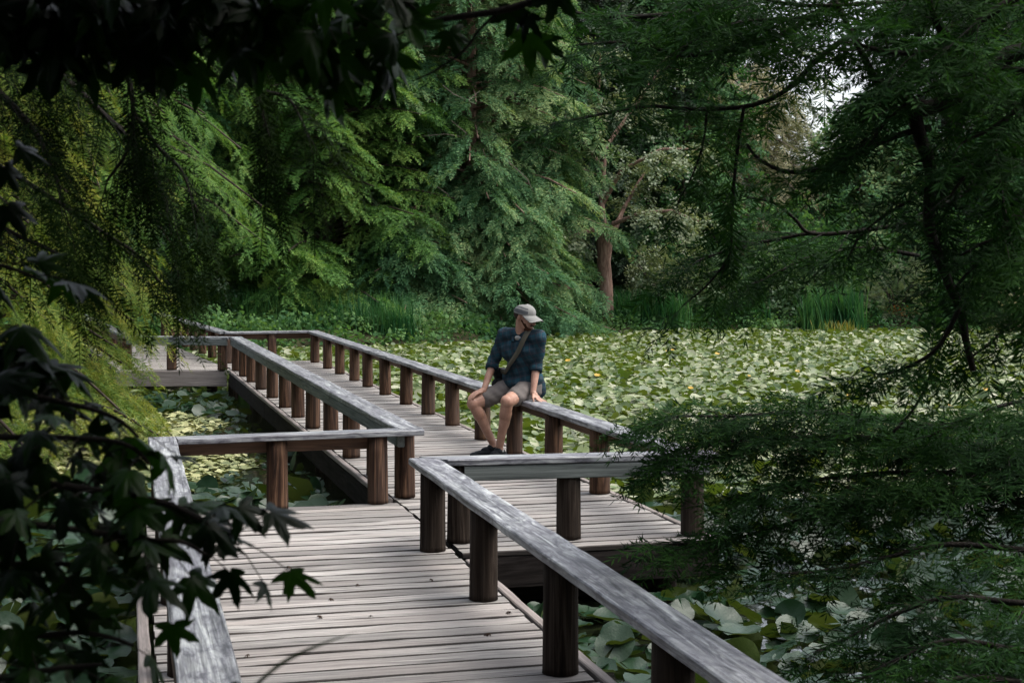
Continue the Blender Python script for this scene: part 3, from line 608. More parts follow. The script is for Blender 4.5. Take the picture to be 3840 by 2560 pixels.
def tpl_pad_low(k, seg=9):
    g = np.random.default_rng(300 + k); V = []; F = []; cup = g.uniform(-0.1, 0.3); ph = g.uniform(0, 6.28); am = g.uniform(0.03, 0.14)
    V.append([0, 0, 0.0])
    for i in range(seg):
        a = R(8) + (2 * math.pi - R(16)) * i / (seg - 1); r = g.uniform(.9, 1.05); V.append([r * math.cos(a), r * math.sin(a), cup + am * math.sin(2 * a + ph)])
    for i in range(0, seg - 1, 2): F.append((0, 1 + i, 2 + i, min(3 + i, seg)))
    return np.array(V), np.array(F)
def in_deck(x, y, m_=0.0):
    p = np.array([x, y, 0]); s_, t_ = FA.st(p)
    if 0.0 - m_ < s_ < 1.95 + m_ and 1.0 < t_ < 10.6 + m_: return True
    s_, t_ = FB.st(p)
    if 2.02 - m_ < s_ < 3.79 + m_ and 8.55 - m_ < t_ < 25.6 + m_: return True
    dy = y - c0[1]
    return -m_ < dy < 12.5 and c0[0] - cw + sh[0] * dy - m_ < x < c0[0] + sh[0] * dy + m_
PADS = []
for k in range(9):
    m_ = pad_mesh(k).mesh('lily_pad', True); m_.materials.append(M['pad']); PADS.append(m_)
gp = np.random.default_rng(77)
def tilt_basis(g, tilt, az, spin):
    n = np.array([math.sin(tilt) * math.cos(az), math.sin(tilt) * math.sin(az), math.cos(tilt)])
    x = np.array([math.cos(spin), math.sin(spin), 0.0]); x = unit(x - n * np.dot(x, n)); return x, n
def scatter(xr, yr, sp, g):
    out = []
    for y in np.arange(yr[0], yr[1], sp):
        for x in np.arange(xr[0], xr[1], sp): out.append((x + g.uniform(-.6, .6) * sp, y + g.uniform(-.6, .6) * sp))
    return out
cand = []
for x, y in scatter((-8, 9), (2.5, 17), 0.165, gp):
    if y > 12.8 and (FB.st(np.array([x, y, 0]))[0] > 2): continue
    if in_deck(x, y, 0.03) or pond_dist(np.array([x]), np.array([y]))[0] > -0.15: continue
    u, v = project((x, y, WATER_Z)); 
    if not (-60 < u < 3900 and v < 2640): continue
    right = FB.st(np.array([x, y, 0]))[0] > 2.0 or FA.st(np.array([x, y, 0]))[0] > 1.5
    if not right and y > 13.6: continue
    cand.append((y, x, right))
def pad_place(x, y, g, big):
    r_ = g.uniform(0.075, 0.135) * big; tl = abs(g.normal()) * R(13) if g.uniform() < .72 else g.uniform(R(25), R(75))
    z = WATER_Z + 0.012 + (g.uniform(0, 0.10) if tl < R(25) else g.uniform(0.04, 0.16)); return r_, tl, g.uniform(0, 6.28), g.uniform(0, 6.28), z
GR, GL = 'lily pads crowding the water right of the near boardwalk', 'large lily pads in the left pond pocket'
LR = 'broad glossy green lily pad crowded among others right of the near boardwalk'; LL = 'broad green lily pad crowded in the water pocket left of the boardwalk'
def visible_score(c):
    y, x, right = c; u, v = project((x, y, WATER_Z)); 
    if right: return y + (0 if u > 1900 else 4) + (3 if u > 3700 else 0)
    return (y - 3.0 if (700 < u < 1450 and 1690 < v < 1930) else y + 1.5)
cand.sort(key=visible_score)
stuff_near = []
cnt = [0, 0]
for y, x, right in cand:
    r_, tl, az, spin, z = pad_place(x, y, gp, 1.0 if right else 1.1); xb, n_ = tilt_basis(gp, tl, az, spin)
    if sum(cnt) < 298 and cnt[0 if right else 1] < (190 if right else 120):
        yb = np.cross(n_, xb); o = obj('lily_pad', PADS[gp.integers(0, 9)], None)
        o.matrix_world = Matrix(((xb[0] * r_, yb[0] * r_, n_[0] * r_, x), (xb[1] * r_, yb[1] * r_, n_[1] * r_, y), (xb[2] * r_, yb[2] * r_, n_[2] * r_, z), (0, 0, 0, 1)))
        tag(o, LR if right else LL, 'lily pad', GR if right else GL); cnt[0 if right else 1] += 1
    else: stuff_near.append(((x, y, z), xb, n_, r_))
TP = [tpl_pad_low(k) for k in range(6)]
tag(obj('lily_pad_cover', inst_mix('lily_pads', TP, stuff_near, True), M['pad']), 'crowded lily pads filling the water between the nearest large pads', 'lily pads', None, 'stuff')
rows = []
for x, y in scatter((-9.5, 18), (7.5, 43.5), 0.125, gp):
    if y < 12.8 and FB.st(np.array([x, y, 0]))[0] < 9: continue
    u, v = project((x, y, WATER_Z))
    if not (300 < u < 3950 and v < 2700): continue
    s_, t_ = FB.st(np.array([x, y, 0]))
    if s_ < 2.05 and t_ < 23.6: continue
    if pond_dist(np.array([x]), np.array([y]))[0] > -0.05 or in_deck(x, y, 0.02): continue
    r_ = gp.uniform(0.04, 0.10); tl = abs(gp.normal()) * R(12) if gp.uniform() < .62 else gp.uniform(R(18), R(65))
    xb, n_ = tilt_basis(gp, tl, gp.uniform(0, 6.28), gp.uniform(0, 6.28)); rows.append(((x, y, WATER_Z + gp.uniform(0.01, 0.13)), xb, n_, r_))
tag(obj('lily_pad_cover', inst_mix('lily_pads', TP, rows, True), M['pad_far']), 'pale green carpet of lily pads covering the open pond up to the far shore', 'lily pads', None, 'stuff')
# left pocket: small floating leaves further back, bigger pads along the main boardwalk edge
rows = []; rows2 = []
for x, y in scatter((-8.5, -1), (13.2, 24), 0.075, gp):
    s_, t_ = FB.st(np.array([x, y, 0]))
    if s_ > 1.98 or in_deck(x, y, 0.02) or pond_dist(np.array([x]), np.array([y]))[0] > -0.05: continue
    edge = s_ > 1.35 + 0.35 * math.sin(y * 1.7) or y > 20.6 + 0.8 * math.sin(x * 1.3)
    if edge and gp.uniform() < 0.72: continue
    if not edge and gp.uniform() < 0.06: continue
    r_ = gp.uniform(0.05, 0.13) if edge and y > 20 else (gp.uniform(0.03, 0.06) if edge else gp.uniform(0.03, 0.062))
    xb, n_ = tilt_basis(gp, abs(gp.normal()) * R(14 if not edge else 28), gp.uniform(0, 6.28), gp.uniform(0, 6.28))
    (rows2 if edge else rows).append(((x, y, WATER_Z + gp.uniform(0.005, 0.03 if not edge else 0.09)), xb, n_, r_))
tag(obj('floating_leaf_cover', inst_mix('floating_leaves', TP, rows, True), M['duckweed']), 'carpet of tiny pale yellow green floating leaves in the left pond pocket', 'floating leaves', None, 'stuff')
tag(obj('lily_pad_cover', inst_mix('lily_pads', TP, rows2, True), M['pad']), 'dark green pads along the boardwalk sides in the left pond pocket', 'lily pads', None, 'stuff')

# ------------------------------------------------------------ bright conifers on the left bank
plant_tree('conifer_tree', 'bright yellow green conifer with drooping feathery boughs over the left pond pocket', 'tree', (-6.3, 17.2), 61, M['cypress_bright'], M['bark'], TN,
    kw=dict(H=8.5, z0=0.25, r0=2.15, nb=230, nsec=14, seclen=0.8, step=0.08, shape=0.55, sc=1.3, rise=0.45, droop=0.6, inner=0.3, trunk_r=.12))
plant_tree('conifer_tree', 'yellow green conifer with long hanging boughs further back on the left bank', 'tree', (-7.9, 26.0), 62, M['cypress_mid'], M['bark'], TN,
    kw=dict(H=10.5, z0=4.2, r0=3.5, nb=150, nsec=12, seclen=1.0, step=0.11, shape=0.45, sc=1.5, rise=0.2, droop=0.55, inner=0.3, trunk_r=.16))
plant_tree('conifer_tree', 'bright conifer at the extreme left edge leaning over the bank', 'tree', (-6.0, 13.0), 63, M['cypress_bright'], M['bark'], TN,
    kw=dict(H=7.5, z0=0.2, r0=1.9, nb=110, nsec=11, seclen=0.7, step=0.09, shape=0.6, sc=1.2, rise=0.1, droop=0.6, inner=0.35, trunk_r=.1))
# ------------------------------------------------------------ overhanging limbs close to the camera
TL = [tpl_feather(13, 0.17, 0.070, 0.0068, 50, 0.12, k + 20, 0.9) for k in range(4)]
TD = [tpl_feather(22, 0.22, 0.040, 0.0042, 58, 0.2, k + 30, 0.6) for k in range(4)]
def pxpath(pts, Y):
    return [at(p[0], p[1], (p[2] if len(p) > 2 else Y)) for p in pts]
def smooth(path, n=4):
    path = np.array(path); k = len(path); out = []
    for i in range(k - 1):
        p0, p1, p2, p3 = path[max(i - 1, 0)], path[i], path[i + 1], path[min(i + 2, k - 1)]
        for j in range(n):
            q = j / n; out.append(0.5 * ((2 * p1) + (-p0 + p2) * q + (2 * p0 - 5 * p1 + 4 * p2 - p3) * q * q + (-p0 + 3 * p1 - 3 * p2 + p3) * q ** 3))
    out.append(path[-1]); return out
def limbs_thing(name, label, cat, base, limbs, T, mat, seed, sc, nper, seclen, step, droop, extra_trunk=None, tw=0.0025, fan=60, jz=.3):
    g = np.random.default_rng(seed); r = thing(name, label, cat, base); b = np.array(base, float); tm = MB(); rows = []; tws = []
    if extra_trunk: tube(tm, [np.array(p) - b for p in extra_trunk[0]], extra_trunk[1], 12, True, 0.08, g)
    for pts, Y, rad, k, sl in limbs:
        path = [p - b for p in smooth(pxpath(pts, Y))]; n = len(path); L = polylen(path)
        tube(tm, path, [rad * (1 - 0.75 * i / (n - 1)) + .0015 for i in range(n)], 6, True, 0.1, g)
        if k > 0: grow(g, path, max(4, int(L * nper * k)), seclen * sl, step, sc, rows, tws, 0.04, droop, 0.35, fan, jz, tw)
    twig_mesh(tm, tws, 3)
    obj('branches', tm.mesh('branches', True), M['bark_near'], r); obj('needles', inst_mix('needles', T, rows), mat, r); return r, rows
# right: larch (limbs measured in the photograph, standing 4 to 7 m away)
LB = (4.6, 6.2, ground_at(4.6, 6.2))
RL = [
 ([(4300, 250), (3840, 190), (3680, 310), (3500, 400), (3430, 440), (3490, 640), (3485, 850), (3550, 1040), (3600, 1160), (3625, 1290), (3650, 1390)], 5.0, 0.034, 0.35, .8),
 ([(3480, 400), (3320, 340), (3240, 220), (3160, 60), (3060, -120)], 5.0, 0.018, 1.0, 1.1),
 ([(3490, 480), (3330, 520), (3120, 620), (2960, 645), (2850, 600), (2800, 540)], 5.0, 0.012, .9, .8),
 ([(4100, 420), (3840, 540), (3690, 660), (3560, 760), (3450, 800)], 5.2, 0.018, 1.0, 1.0),
 ([(3300, 60), (3080, 210), (2960, 330), (2820, 395), (2620, 410), (2420, 400), (2200, 440), (2060, 470)], 5.3, 0.011, 1.1, .75),
 ([(3200, -40), (2900, 150), (2740, 180), (2560, 210), (2380, 160), (2160, 170)], 5.4, 0.012, 1.2, .9),
 ([(3100, -100), (2700, 20), (2450, 60), (2250, 60), (2120, 40)], 5.6, 0.012, 1.4, 1.1),
 ([(2790, 400), (2765, 560), (2745, 780), (2735, 950), (2660, 1060), (2580, 1130)], 5.3, 0.006, .7, .6),
 ([(2650, 405), (2640, 520), (2600, 650), (2540, 760)], 5.3, 0.004, .8, .5),
 ([(3500, 830), (3330, 850), (3200, 870), (3040, 875), (2980, 820), (2900, 760), (2800, 740)], 5.6, 0.010, 1.2, .9),
 ([(3060, 870), (2900, 900), (2760, 930), (2620, 980), (2540, 1040)], 5.7, 0.007, 1.6, .9),
 ([(3450, 960), (3250, 930), (3050, 960), (2880, 1040), (2740, 1100)], 6.0, 0.008, 1.4, .9),
 ([(3490, 560), (3480, 700), (3330, 800), (3230, 880), (3180, 970)], 4.9, 0.007, .8, .7),
 ([(4000, 700), (3800, 820), (3650, 1000), (3580, 1080)], 5.1, 0.012, 1.0, .9),
 ([(3720, 500), (3760, 760), (3800, 960), (3870, 1150)], 4.8, 0.008, 1.0, .9),
 ([(3600, 1150), (3540, 1270), (3470, 1340), (3330, 1400), (3230, 1390)], 4.8, 0.007, 1.6, .6),
 ([(4100, 1100), (3840, 1180), (3720, 1280), (3640, 1340)], 5.0, 0.008, 1.0, .7),
 ([(3600, 200), (3500, 60), (3480, -100)], 4.7, 0.016, 1.2, 1.2),
 ([(3900, -60), (3700, 60), (3560, 180), (3360, 200), (3200, 160)], 4.6, 0.015, 1.8, 1.5),
 ([(4100, 100), (3840, 40), (3640, -10), (3300, 10), (3000, 20), (2700, -40)], 4.9, 0.012, 2.2, 1.3),
 ([(4100, 700), (3900, 640), (3760, 600), (3640, 640), (3560, 740)], 4.7, 0.012, 1.1, 1.5),
 ([(4100, 900), (3860, 900), (3720, 900), (3600, 960)], 4.9, 0.010, 1.0, 1.5),
 ([(4000, 300), (3850, 380), (3740, 470), (3600, 540)], 4.5, 0.012, 1.2, 1.1),
 ([(4100, 300), (3800, 260), (3560, 300), (3360, 420), (3250, 560)], 4.8, 0.009, 1.1, 1.3),
 ([(3700, -60), (3480, 100), (3330, 250), (3280, 420)], 5.1, 0.008, 1.0, 1.2),
 ([(3300, -80), (3060, 60), (2800, 80), (2620, 140), (2500, 260)], 5.2, 0.009, 1.3, 1.1),
 ([(4100, 520), (3900, 420), (3740, 380)], 4.6, 0.008, 2.2, 1.4),
 ([(4100, 1250), (3900, 1180), (3780, 1080), (3700, 980)], 5.0, 0.008, 1.6, 1.2),
 # lower mass
 ([(4200, 1560), (3840, 1620), (3560, 1600), (3300, 1570), (3020, 1545), (2760, 1560), (2520, 1560), (2440, 1580)], 6.3, 0.012, 3.0, 1.2),
 ([(4200, 1700), (3800, 1690), (3500, 1640), (3200, 1640), (2950, 1640), (2700, 1660), (2480, 1720)], 6.2, 0.014, 3.3, 1.2),
 ([(3350, 1620), (3420, 1540), (3480, 1430), (3490, 1330)], 5.6, 0.005, 1.8, .5),
 ([(4200, 1780), (3840, 1780), (3500, 1770), (3200, 1780), (2940, 1820), (2720, 1870)], 6.0, 0.013, 3.0, 1.1),
 ([(4200, 1900), (3840, 1880), (3560, 1850), (3330, 1870), (3080, 1930), (2900, 1980), (2700, 2030), (2500, 2040)], 6.0, 0.014, 2.8, 1.0),
 ([(4200, 2080), (3840, 2060), (3560, 2040), (3360, 2080), (3150, 2130), (2950, 2150)], 5.6, 0.013, 1.9, .9),
 ([(4200, 2280), (3840, 2260), (3560, 2240), (3360, 2300), (3200, 2380), (3050, 2450)], 5.2, 0.012, 1.7, .9),
 ([(4200, 2480), (3840, 2440), (3560, 2400), (3350, 2480), (3200, 2560)], 4.9, 0.012, 2.0, .9),
 ([(4200, 2620), (3840, 2560), (3600, 2540), (3450, 2620)], 4.6, 0.012, 2.2, .9),
 ([(4100, 1450), (3840, 1500), (3640, 1560), (3480, 1640)], 5.5, 0.008, 1.6, .8),
]
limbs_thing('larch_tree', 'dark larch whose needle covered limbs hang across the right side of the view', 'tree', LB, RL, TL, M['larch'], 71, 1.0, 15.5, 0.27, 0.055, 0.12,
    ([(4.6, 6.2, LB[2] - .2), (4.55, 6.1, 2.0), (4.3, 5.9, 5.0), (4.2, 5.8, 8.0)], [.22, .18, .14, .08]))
# upper left: shaded conifer limbs
LL3 = [
 ([(-300, -80), (0, 120), (200, 260), (380, 420), (520, 560), (600, 700), (640, 860)], 4.4, 0.012, 1.0, .8),
 ([(330, -150), (460, 60), (480, 260), (500, 420), (480, 560), (400, 680)], 4.2, 0.009, .6, .8),
 ([(-300, 60), (-50, 300), (120, 480), (200, 640), (240, 780)], 4.0, 0.010, 1.0, .8),
 ([(500, 420), (600, 560), (680, 640), (740, 800)], 4.3, 0.006, .8, .8),
 ([(-200, 500), (60, 660), (220, 760), (400, 880), (520, 960), (600, 1060)], 4.6, 0.008, .8, .7),
 ([(850, -60), (930, 100), (960, 280), (985, 420), (1010, 520)], 3.9, 0.006, .9, .6),
 ([(1000, 345), (1080, 370), (1130, 450), (1150, 500)], 3.9, 0.004, .5, .5),
 ([(-300, -200), (0, -60), (260, 20), (500, 40), (760, 20)], 3.9, 0.012, 1.8, .9),
 ([(-300, 760), (-60, 820), (100, 900), (240, 960)], 4.2, 0.008, .8, .8)]
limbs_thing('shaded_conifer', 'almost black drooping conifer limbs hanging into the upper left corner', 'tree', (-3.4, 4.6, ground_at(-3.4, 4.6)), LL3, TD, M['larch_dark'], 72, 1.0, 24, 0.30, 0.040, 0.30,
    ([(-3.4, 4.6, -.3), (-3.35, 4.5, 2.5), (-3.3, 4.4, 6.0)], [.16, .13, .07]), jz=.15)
# ------------------------------------------------------------ maple
def tpl_maple(seed):
    g = np.random.default_rng(seed)
    half = [(0, 1.0), (6, .84), (10, .80), (14, .66), (20, .56), (27, .40), (34, .52), (38, .66), (44, .78), (50, .93), (55, .76), (61, .68), (66, .52), (76, .36), (86, .44), (92, .56), (100, .64), (108, .50), (122, .34), (150, .20), (178, .06)]
    pts = [(a, r) for a, r in half] + [(-a, r) for a, r in half[::-1][1:-1]]
    pts = [(a + g.uniform(-2, 2), r * g.uniform(.93, 1.07)) for a, r in pts]; n = len(pts); V = [(0, 0, 0)]
    dr = g.uniform(0.15, 0.55); cu = g.uniform(0.1, 0.45)
    for ring in (0.5, 1.0):
        for a, r in pts:
            x, y = ring * r * math.cos(R(a)), ring * r * math.sin(R(a)); q = ring * r
            V.append((x, y, -dr * q * q - cu * abs(y) ** 1.3 * (0.4 + q) + 0.05 * math.cos(R(a) * 7.2) * q))
    F = []
    for i in range(n):
        j = (i + 1) % n; F.append((0, 1 + i, 1 + j)); F.append((1 + i, 1 + n + i, 1 + n + j)); F.append((1 + i, 1 + n + j, 1 + j))
    V = np.array(V, float); return V, np.array(F)
TM = [tpl_maple(400 + k) for k in range(6)]
def maple_limbs(limbs, g, tm, rows, pet):
    for pts, Y, rad, den, size, hang in limbs:
        path = smooth(pxpath(pts, Y)); n = len(path); L = polylen(path); tube(tm, path, [rad * (1 - .7 * i / (n - 1)) + .001 for i in range(n)], 6, True)
        for i in range(int(L * den)):
            f = g.uniform(0.03, 1.0); p, tg = pt_on(path, f); sd_ = unit(g.normal(size=3) * [1, .8, .7] + tg * .4); ln = g.uniform(.02, .11)
            e = p + sd_ * ln + np.array([0, 0, -.25 * ln]); tube(pet, [p, (p + e) / 2 + [0, 0, .006], e], [.0014, .0012, .001], 3, False)
            x = unit(sd_ * [1, 1, .3] + np.array([0, 0, -hang * g.uniform(.4, 1.5)]) + g.normal(size=3) * .25); z = UP + g.normal(size=3) * .35 + np.array([0, -.25, 0])
            rows.append((e, x, z, size * g.uniform(.65, 1.15)))
ML = [
 ([(-500, 1350), (-100, 1440), (200, 1500), (420, 1560), (520, 1640)], 2.4, .006, 44, .064, .5),
 ([(-500, 1650), (-100, 1640), (200, 1640), (400, 1650), (500, 1680), (560, 1740)], 2.3, .006, 60, .066, .7),
 ([(-500, 1850), (0, 1800), (300, 1830), (600, 1880), (780, 1960), (880, 2020)], 2.25, .007, 62, .062, .7),
 ([(-500, 2000), (-100, 1960), (250, 1980), (520, 2020), (680, 2030), (770, 2080)], 2.2, .006, 60, .060, .7),
 ([(-500, 2150), (-100, 2120), (160, 2110), (330, 2120), (430, 2130)], 2.25, .006, 70, .060, .7),
 ([(-500, 2450), (-100, 2400), (160, 2380), (300, 2370), (420, 2390), (500, 2420)], 2.2, .006, 34, .062, .8),
 ([(-500, 2600), (-100, 2560), (120, 2520), (260, 2500), (380, 2490)], 2.1, .006, 40, .065, .8),
 ([(-500, 1000), (-200, 980), (20, 1000), (170, 1060)], 2.5, .005, 60, .08, .6),
 ([(-500, 560), (-200, 520), (0, 540)], 2.5, .005, 40, .07, .6),
 ([(-500, 1200), (-200, 1200), (20, 1280), (250, 1420)], 2.5, .005, 60, .075, .6),
 # the bough across the top
 ([(-400, -120), (100, -60), (520, 20), (860, 70), (1120, 120), (1330, 130)], 2.6, .008, 90, .085, 1.7),
 ([(2350, -160), (2060, -20), (1880, 40), (1680, 70), (1520, 110), (1440, 160), (1340, 150)], 2.7, .008, 20, .075, 1.6),
 ([(500, -80), (620, 60), (720, 130), (760, 210)], 2.6, .004, 44, .08, 1.8),
 ([(1000, -60), (1080, 60), (1140, 120), (1180, 200)], 2.6, .004, 46, .085, 1.8),
 ([(1440, -60), (1560, 40), (1600, 100)], 2.7, .004, 30, .085, 1.8),
 ([(-200, -40), (100, 60), (300, 90), (420, 60)], 2.6, .005, 90, .085, 1.4),
 ([(-300, 60), (0, 20), (260, -10), (560, -20), (900, -10), (1300, 20)], 2.5, .006, 80, .085, 1.5),
 ([(1880, 40), (1800, 110), (1740, 190), (1640, 260), (1560, 300)], 2.7, .0025, 0, .07, 1.5),
 ([(1440, 150), (1340, 260), (1270, 290), (1200, 280), (1150, 240)], 2.7, .0025, 2, .07, 1.5),
 ([(1440, 160), (1400, 230), (1380, 330)], 2.7, .0015, 0, .07, 1.5)]
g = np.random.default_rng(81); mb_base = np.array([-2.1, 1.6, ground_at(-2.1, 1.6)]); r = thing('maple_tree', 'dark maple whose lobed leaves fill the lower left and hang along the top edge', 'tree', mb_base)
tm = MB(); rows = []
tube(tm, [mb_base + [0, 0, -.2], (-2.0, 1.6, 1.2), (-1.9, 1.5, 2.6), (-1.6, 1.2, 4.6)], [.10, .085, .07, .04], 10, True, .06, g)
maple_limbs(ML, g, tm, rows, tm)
for i in range(34):    # unseen boughs added over the camera, above the picture, to darken the foreground
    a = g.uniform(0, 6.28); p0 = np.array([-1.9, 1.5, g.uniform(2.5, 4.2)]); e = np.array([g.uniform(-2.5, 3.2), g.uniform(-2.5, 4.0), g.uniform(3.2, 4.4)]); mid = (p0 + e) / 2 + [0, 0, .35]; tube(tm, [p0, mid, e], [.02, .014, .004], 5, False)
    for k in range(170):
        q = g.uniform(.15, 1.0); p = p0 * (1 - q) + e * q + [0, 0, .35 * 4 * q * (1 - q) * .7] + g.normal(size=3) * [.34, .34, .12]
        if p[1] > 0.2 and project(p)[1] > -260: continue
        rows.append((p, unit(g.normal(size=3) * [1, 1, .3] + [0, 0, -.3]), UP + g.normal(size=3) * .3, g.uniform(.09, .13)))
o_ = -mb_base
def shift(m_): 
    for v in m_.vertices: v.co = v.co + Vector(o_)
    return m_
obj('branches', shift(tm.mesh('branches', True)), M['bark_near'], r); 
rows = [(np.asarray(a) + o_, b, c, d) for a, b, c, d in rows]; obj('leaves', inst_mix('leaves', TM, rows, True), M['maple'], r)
# long dark grass blade crossing the bottom edge
V = []; F = []; b1_, b2_ = np.array([-0.50, 1.25, ground_at(-.5, 1.25) - .02]), at(800, 2760, 1.47)
bl = smooth([tuple(b1_), tuple(b1_ * .66 + b2_ * .34 + [-.03, 0, .03]), tuple(b1_ * .33 + b2_ * .67 + [-.03, 0, .02]), tuple(b2_), tuple(at(930, 2600, 1.49)), tuple(at(1050, 2490, 1.52)), tuple(at(1190, 2420, 1.55)), tuple(at(1345, 2365, 1.6))], 5); n = len(bl)
b0 = np.array(bl[0])
for i, p in enumerate(bl):
    wv = np.array([.3, -.1, 1.0]) if i > n * .4 else np.array([1.0, .2, 0]); wv = unit(wv) * .0055 * (1 - (i / (n - 1)) ** 3); V += [p - wv - b0, p - b0 + [0, -.0015, 0], p + wv - b0]
for i in range(n - 1):
    for k in (0, 1): F.append((3 * i + k, 3 * i + k + 1, 3 * i + k + 4, 3 * i + k + 3))
tag(obj('grass_blade', np_mesh('blade', V, F, True), M['maple'], None, b0), 'single long dark grass blade arching across the bottom edge', 'grass blade')

# ------------------------------------------------------------ the seated man
def cone(bm, p1, p2, r1, r2, seg=14):
    p1 = np.asarray(p1, float); p2 = np.asarray(p2, float); ax = unit(p2 - p1); a = np.array([0, 0, 1.]) if abs(ax[2]) < .9 else np.array([1., 0, 0])
    x = unit(np.cross(a, ax)); y = np.cross(ax, x); L = np.linalg.norm(p2 - p1); rings = []
    for k in range(5): t_ = -math.pi / 2 + (math.pi / 2) * k / 4; rings.append((p1 + ax * r1 * math.sin(t_), r1 * math.cos(t_)))
    for k in range(5): t_ = (math.pi / 2) * k / 4; rings.append((p2 + ax * r2 * math.sin(t_), r2 * math.cos(t_)))
    vs = []
    for c, r in rings[1:-1]: vs.append([bm.verts.new(c + (x * math.cos(2 * math.pi * i / seg) + y * math.sin(2 * math.pi * i / seg)) * r) for i in range(seg)])
    a0 = bm.verts.new(rings[0][0]); a1 = bm.verts.new(rings[-1][0])
    for i in range(seg):
        j = (i + 1) % seg; bm.faces.new((a0, vs[0][j], vs[0][i])); bm.faces.new((a1, vs[-1][i], vs[-1][j]))
        for k in range(len(vs) - 1): bm.faces.new((vs[k][i], vs[k][j], vs[k + 1][j], vs[k + 1][i]))
def ell(bm, c, rad, ax=None):
    """ellipsoid; ax = 3x3 rows = local axes"""
    A = np.eye(3) if ax is None else np.array(ax); m_ = Matrix([[A[0][i] * rad[0], A[1][i] * rad[1], A[2][i] * rad[2], c[i]] for i in range(3)] + [[0, 0, 0, 1]])
    bmesh.ops.create_icosphere(bm, subdivisions=3, radius=1.0, matrix=m_)
def blob(name, prims, voxel, smooth, mat, parent, base, wr=None):
    bm = bmesh.new()
    for p in prims:
        if p[0] == 'c': cone(bm, *p[1:])
        else: ell(bm, *p[1:])
    me = bpy.data.meshes.new(name + '_raw'); bm.to_mesh(me); bm.free(); o = bpy.data.objects.new(name + '_raw', me); C.objects.link(o)
    m1 = o.modifiers.new('r', 'REMESH'); m1.mode = 'VOXEL'; m1.voxel_size = voxel; m1.use_smooth_shade = True
    m2 = o.modifiers.new('s', 'SMOOTH'); m2.factor = 0.5; m2.iterations = smooth
    dg = bpy.context.evaluated_depsgraph_get(); dg.update(); out = bpy.data.meshes.new_from_object(o.evaluated_get(dg)); out.name = name
    bpy.data.objects.remove(o); bpy.data.meshes.remove(me)
    n = len(out.vertices); co = np.empty(n * 3, np.float32); out.vertices.foreach_get('co', co); co = co.reshape(-1, 3)
    if wr is not None: nrm = np.empty(n * 3, np.float32); out.vertices.foreach_get('normal', nrm); co = co + nrm.reshape(-1, 3) * wr(co)[:, None]
    co = co - np.asarray(base, np.float32); out.vertices.foreach_set('co', co.astype(np.float32).ravel()); out.update()
    for p in out.polygons: p.use_smooth = True
    out.materials.clear(); return obj(name, out, mat, parent)
def skinmat():
    t = NT('sunned_skin'); tc = t.n('ShaderNodeTexCoord'); n = t.noise(tc.outputs['Object'], 14, 4, .6)
    b = t.pbsdf(t.ramp(n, [(.3, (.24, .125, .085)), (.7, (.39, .225, .165))]), .5, t.bump(n, .1, .003), .35)
    b.inputs['Subsurface Weight'].default_value = .08; b.inputs['Subsurface Radius'].default_value = (.02, .008, .004); return t.done(b)
def plaidmat():
    t = NT('dark_teal_plaid'); tc = t.n('ShaderNodeTexCoord'); sx = t.n('ShaderNodeSeparateXYZ')
    mp = t.n('ShaderNodeMapping'); mp.inputs['Rotation'].default_value = (0.12, 0.2, 0.6); t.l(tc.outputs['Object'], mp.inputs[0]); t.l(mp.outputs[0], sx.inputs[0])
    def band(o_, f, lo): return t.math('GREATER_THAN', t.math('SINE', t.math('MULTIPLY', o_, f)), lo)
    a = band(sx.outputs[0], 75, .1); b = band(sx.outputs[2], 75, .1); c = band(sx.outputs[0], 150, .93); d = band(sx.outputs[2], 150, .93)
    col = t.mix(t.math('MULTIPLY', a, .6), (.013, .046, .064), (.008, .018, .028)); col = t.mix(t.math('MULTIPLY', b, .5), col, (.010, .014, .020)); col = t.mix(t.math('MULTIPLY', t.math('MAXIMUM', c, d), .3), col, (.09, .05, .055))
    n = t.noise(tc.outputs['Object'], 9, 4, .6); return t.done(t.pbsdf(col, .9, t.bump(n, .3, .01), .15))
M['skin'] = skinmat(); M['plaid'] = plaidmat()
M['shorts'] = plain('grey_cotton', (.135, .12, .112), .9, .1, .3, 20); M['capcloth'] = plain('pale_grey_cap_cloth', (.20, .20, .19), .85, .15, .2, 25)
M['cappanel'] = plain('dark_cap_panel', (.07, .075, .08), .8); M['white_tee'] = plain('white_cotton', (.34, .33, .31), .9, .1)
M['shoe'] = plain('black_shoe_mesh', (.004, .006, .008), .6, .15); M['sole'] = plain('dark_rubber_sole', (.015, .016, .018), .6); M['lace'] = plain('blue_grey_laces', (.12, .18, .21), .8)
M['strap'] = plain('olive_webbing', (.085, .08, .062), .9, .1); M['bag'] = plain('black_canvas', (.012, .014, .017), .8, .2); M['beard'] = plain('brown_beard', (.05, .022, .012), .9, .1, .4, 60, .6)
M['dark_hair'] = plain('brown_hair', (.03, .018, .012), .8, .2)
mb0 = np.array([-0.02, 12.95, 0.0]); man = thing('person', 'man in grey cap, dark teal plaid shirt and grey shorts sitting on the right railing', 'person', mb0)
HR, HL_ = np.array([.025, 13.10, .625]), np.array([.165, 13.02, .625])
KR, KL = at(1776, 1512, 12.94), at(1903, 1505, 12.66); AR, AL = at(1850, 1664, 13.00), at(1873, 1676, 12.80)
SR, SL = at(1893, 1254, 13.06), at(2022, 1264, 12.85); ER, EL = at(1853, 1352, 13.12), at(2012, 1362, 12.92)
WR, WL = at(1814, 1462, 12.96), at(1999, 1472, 12.80); NK = at(1957, 1256, 12.95); PV = (HR + HL_) / 2
f_ = unit([-.55, -.83, 0]); l_ = unit([.83, -.55, 0])
HC = at(1969, 1188, 12.90); hf = unit([.76, -.60, -.27]); hu = unit(UP - hf * np.dot(UP, hf)); hl = np.cross(hu, hf)
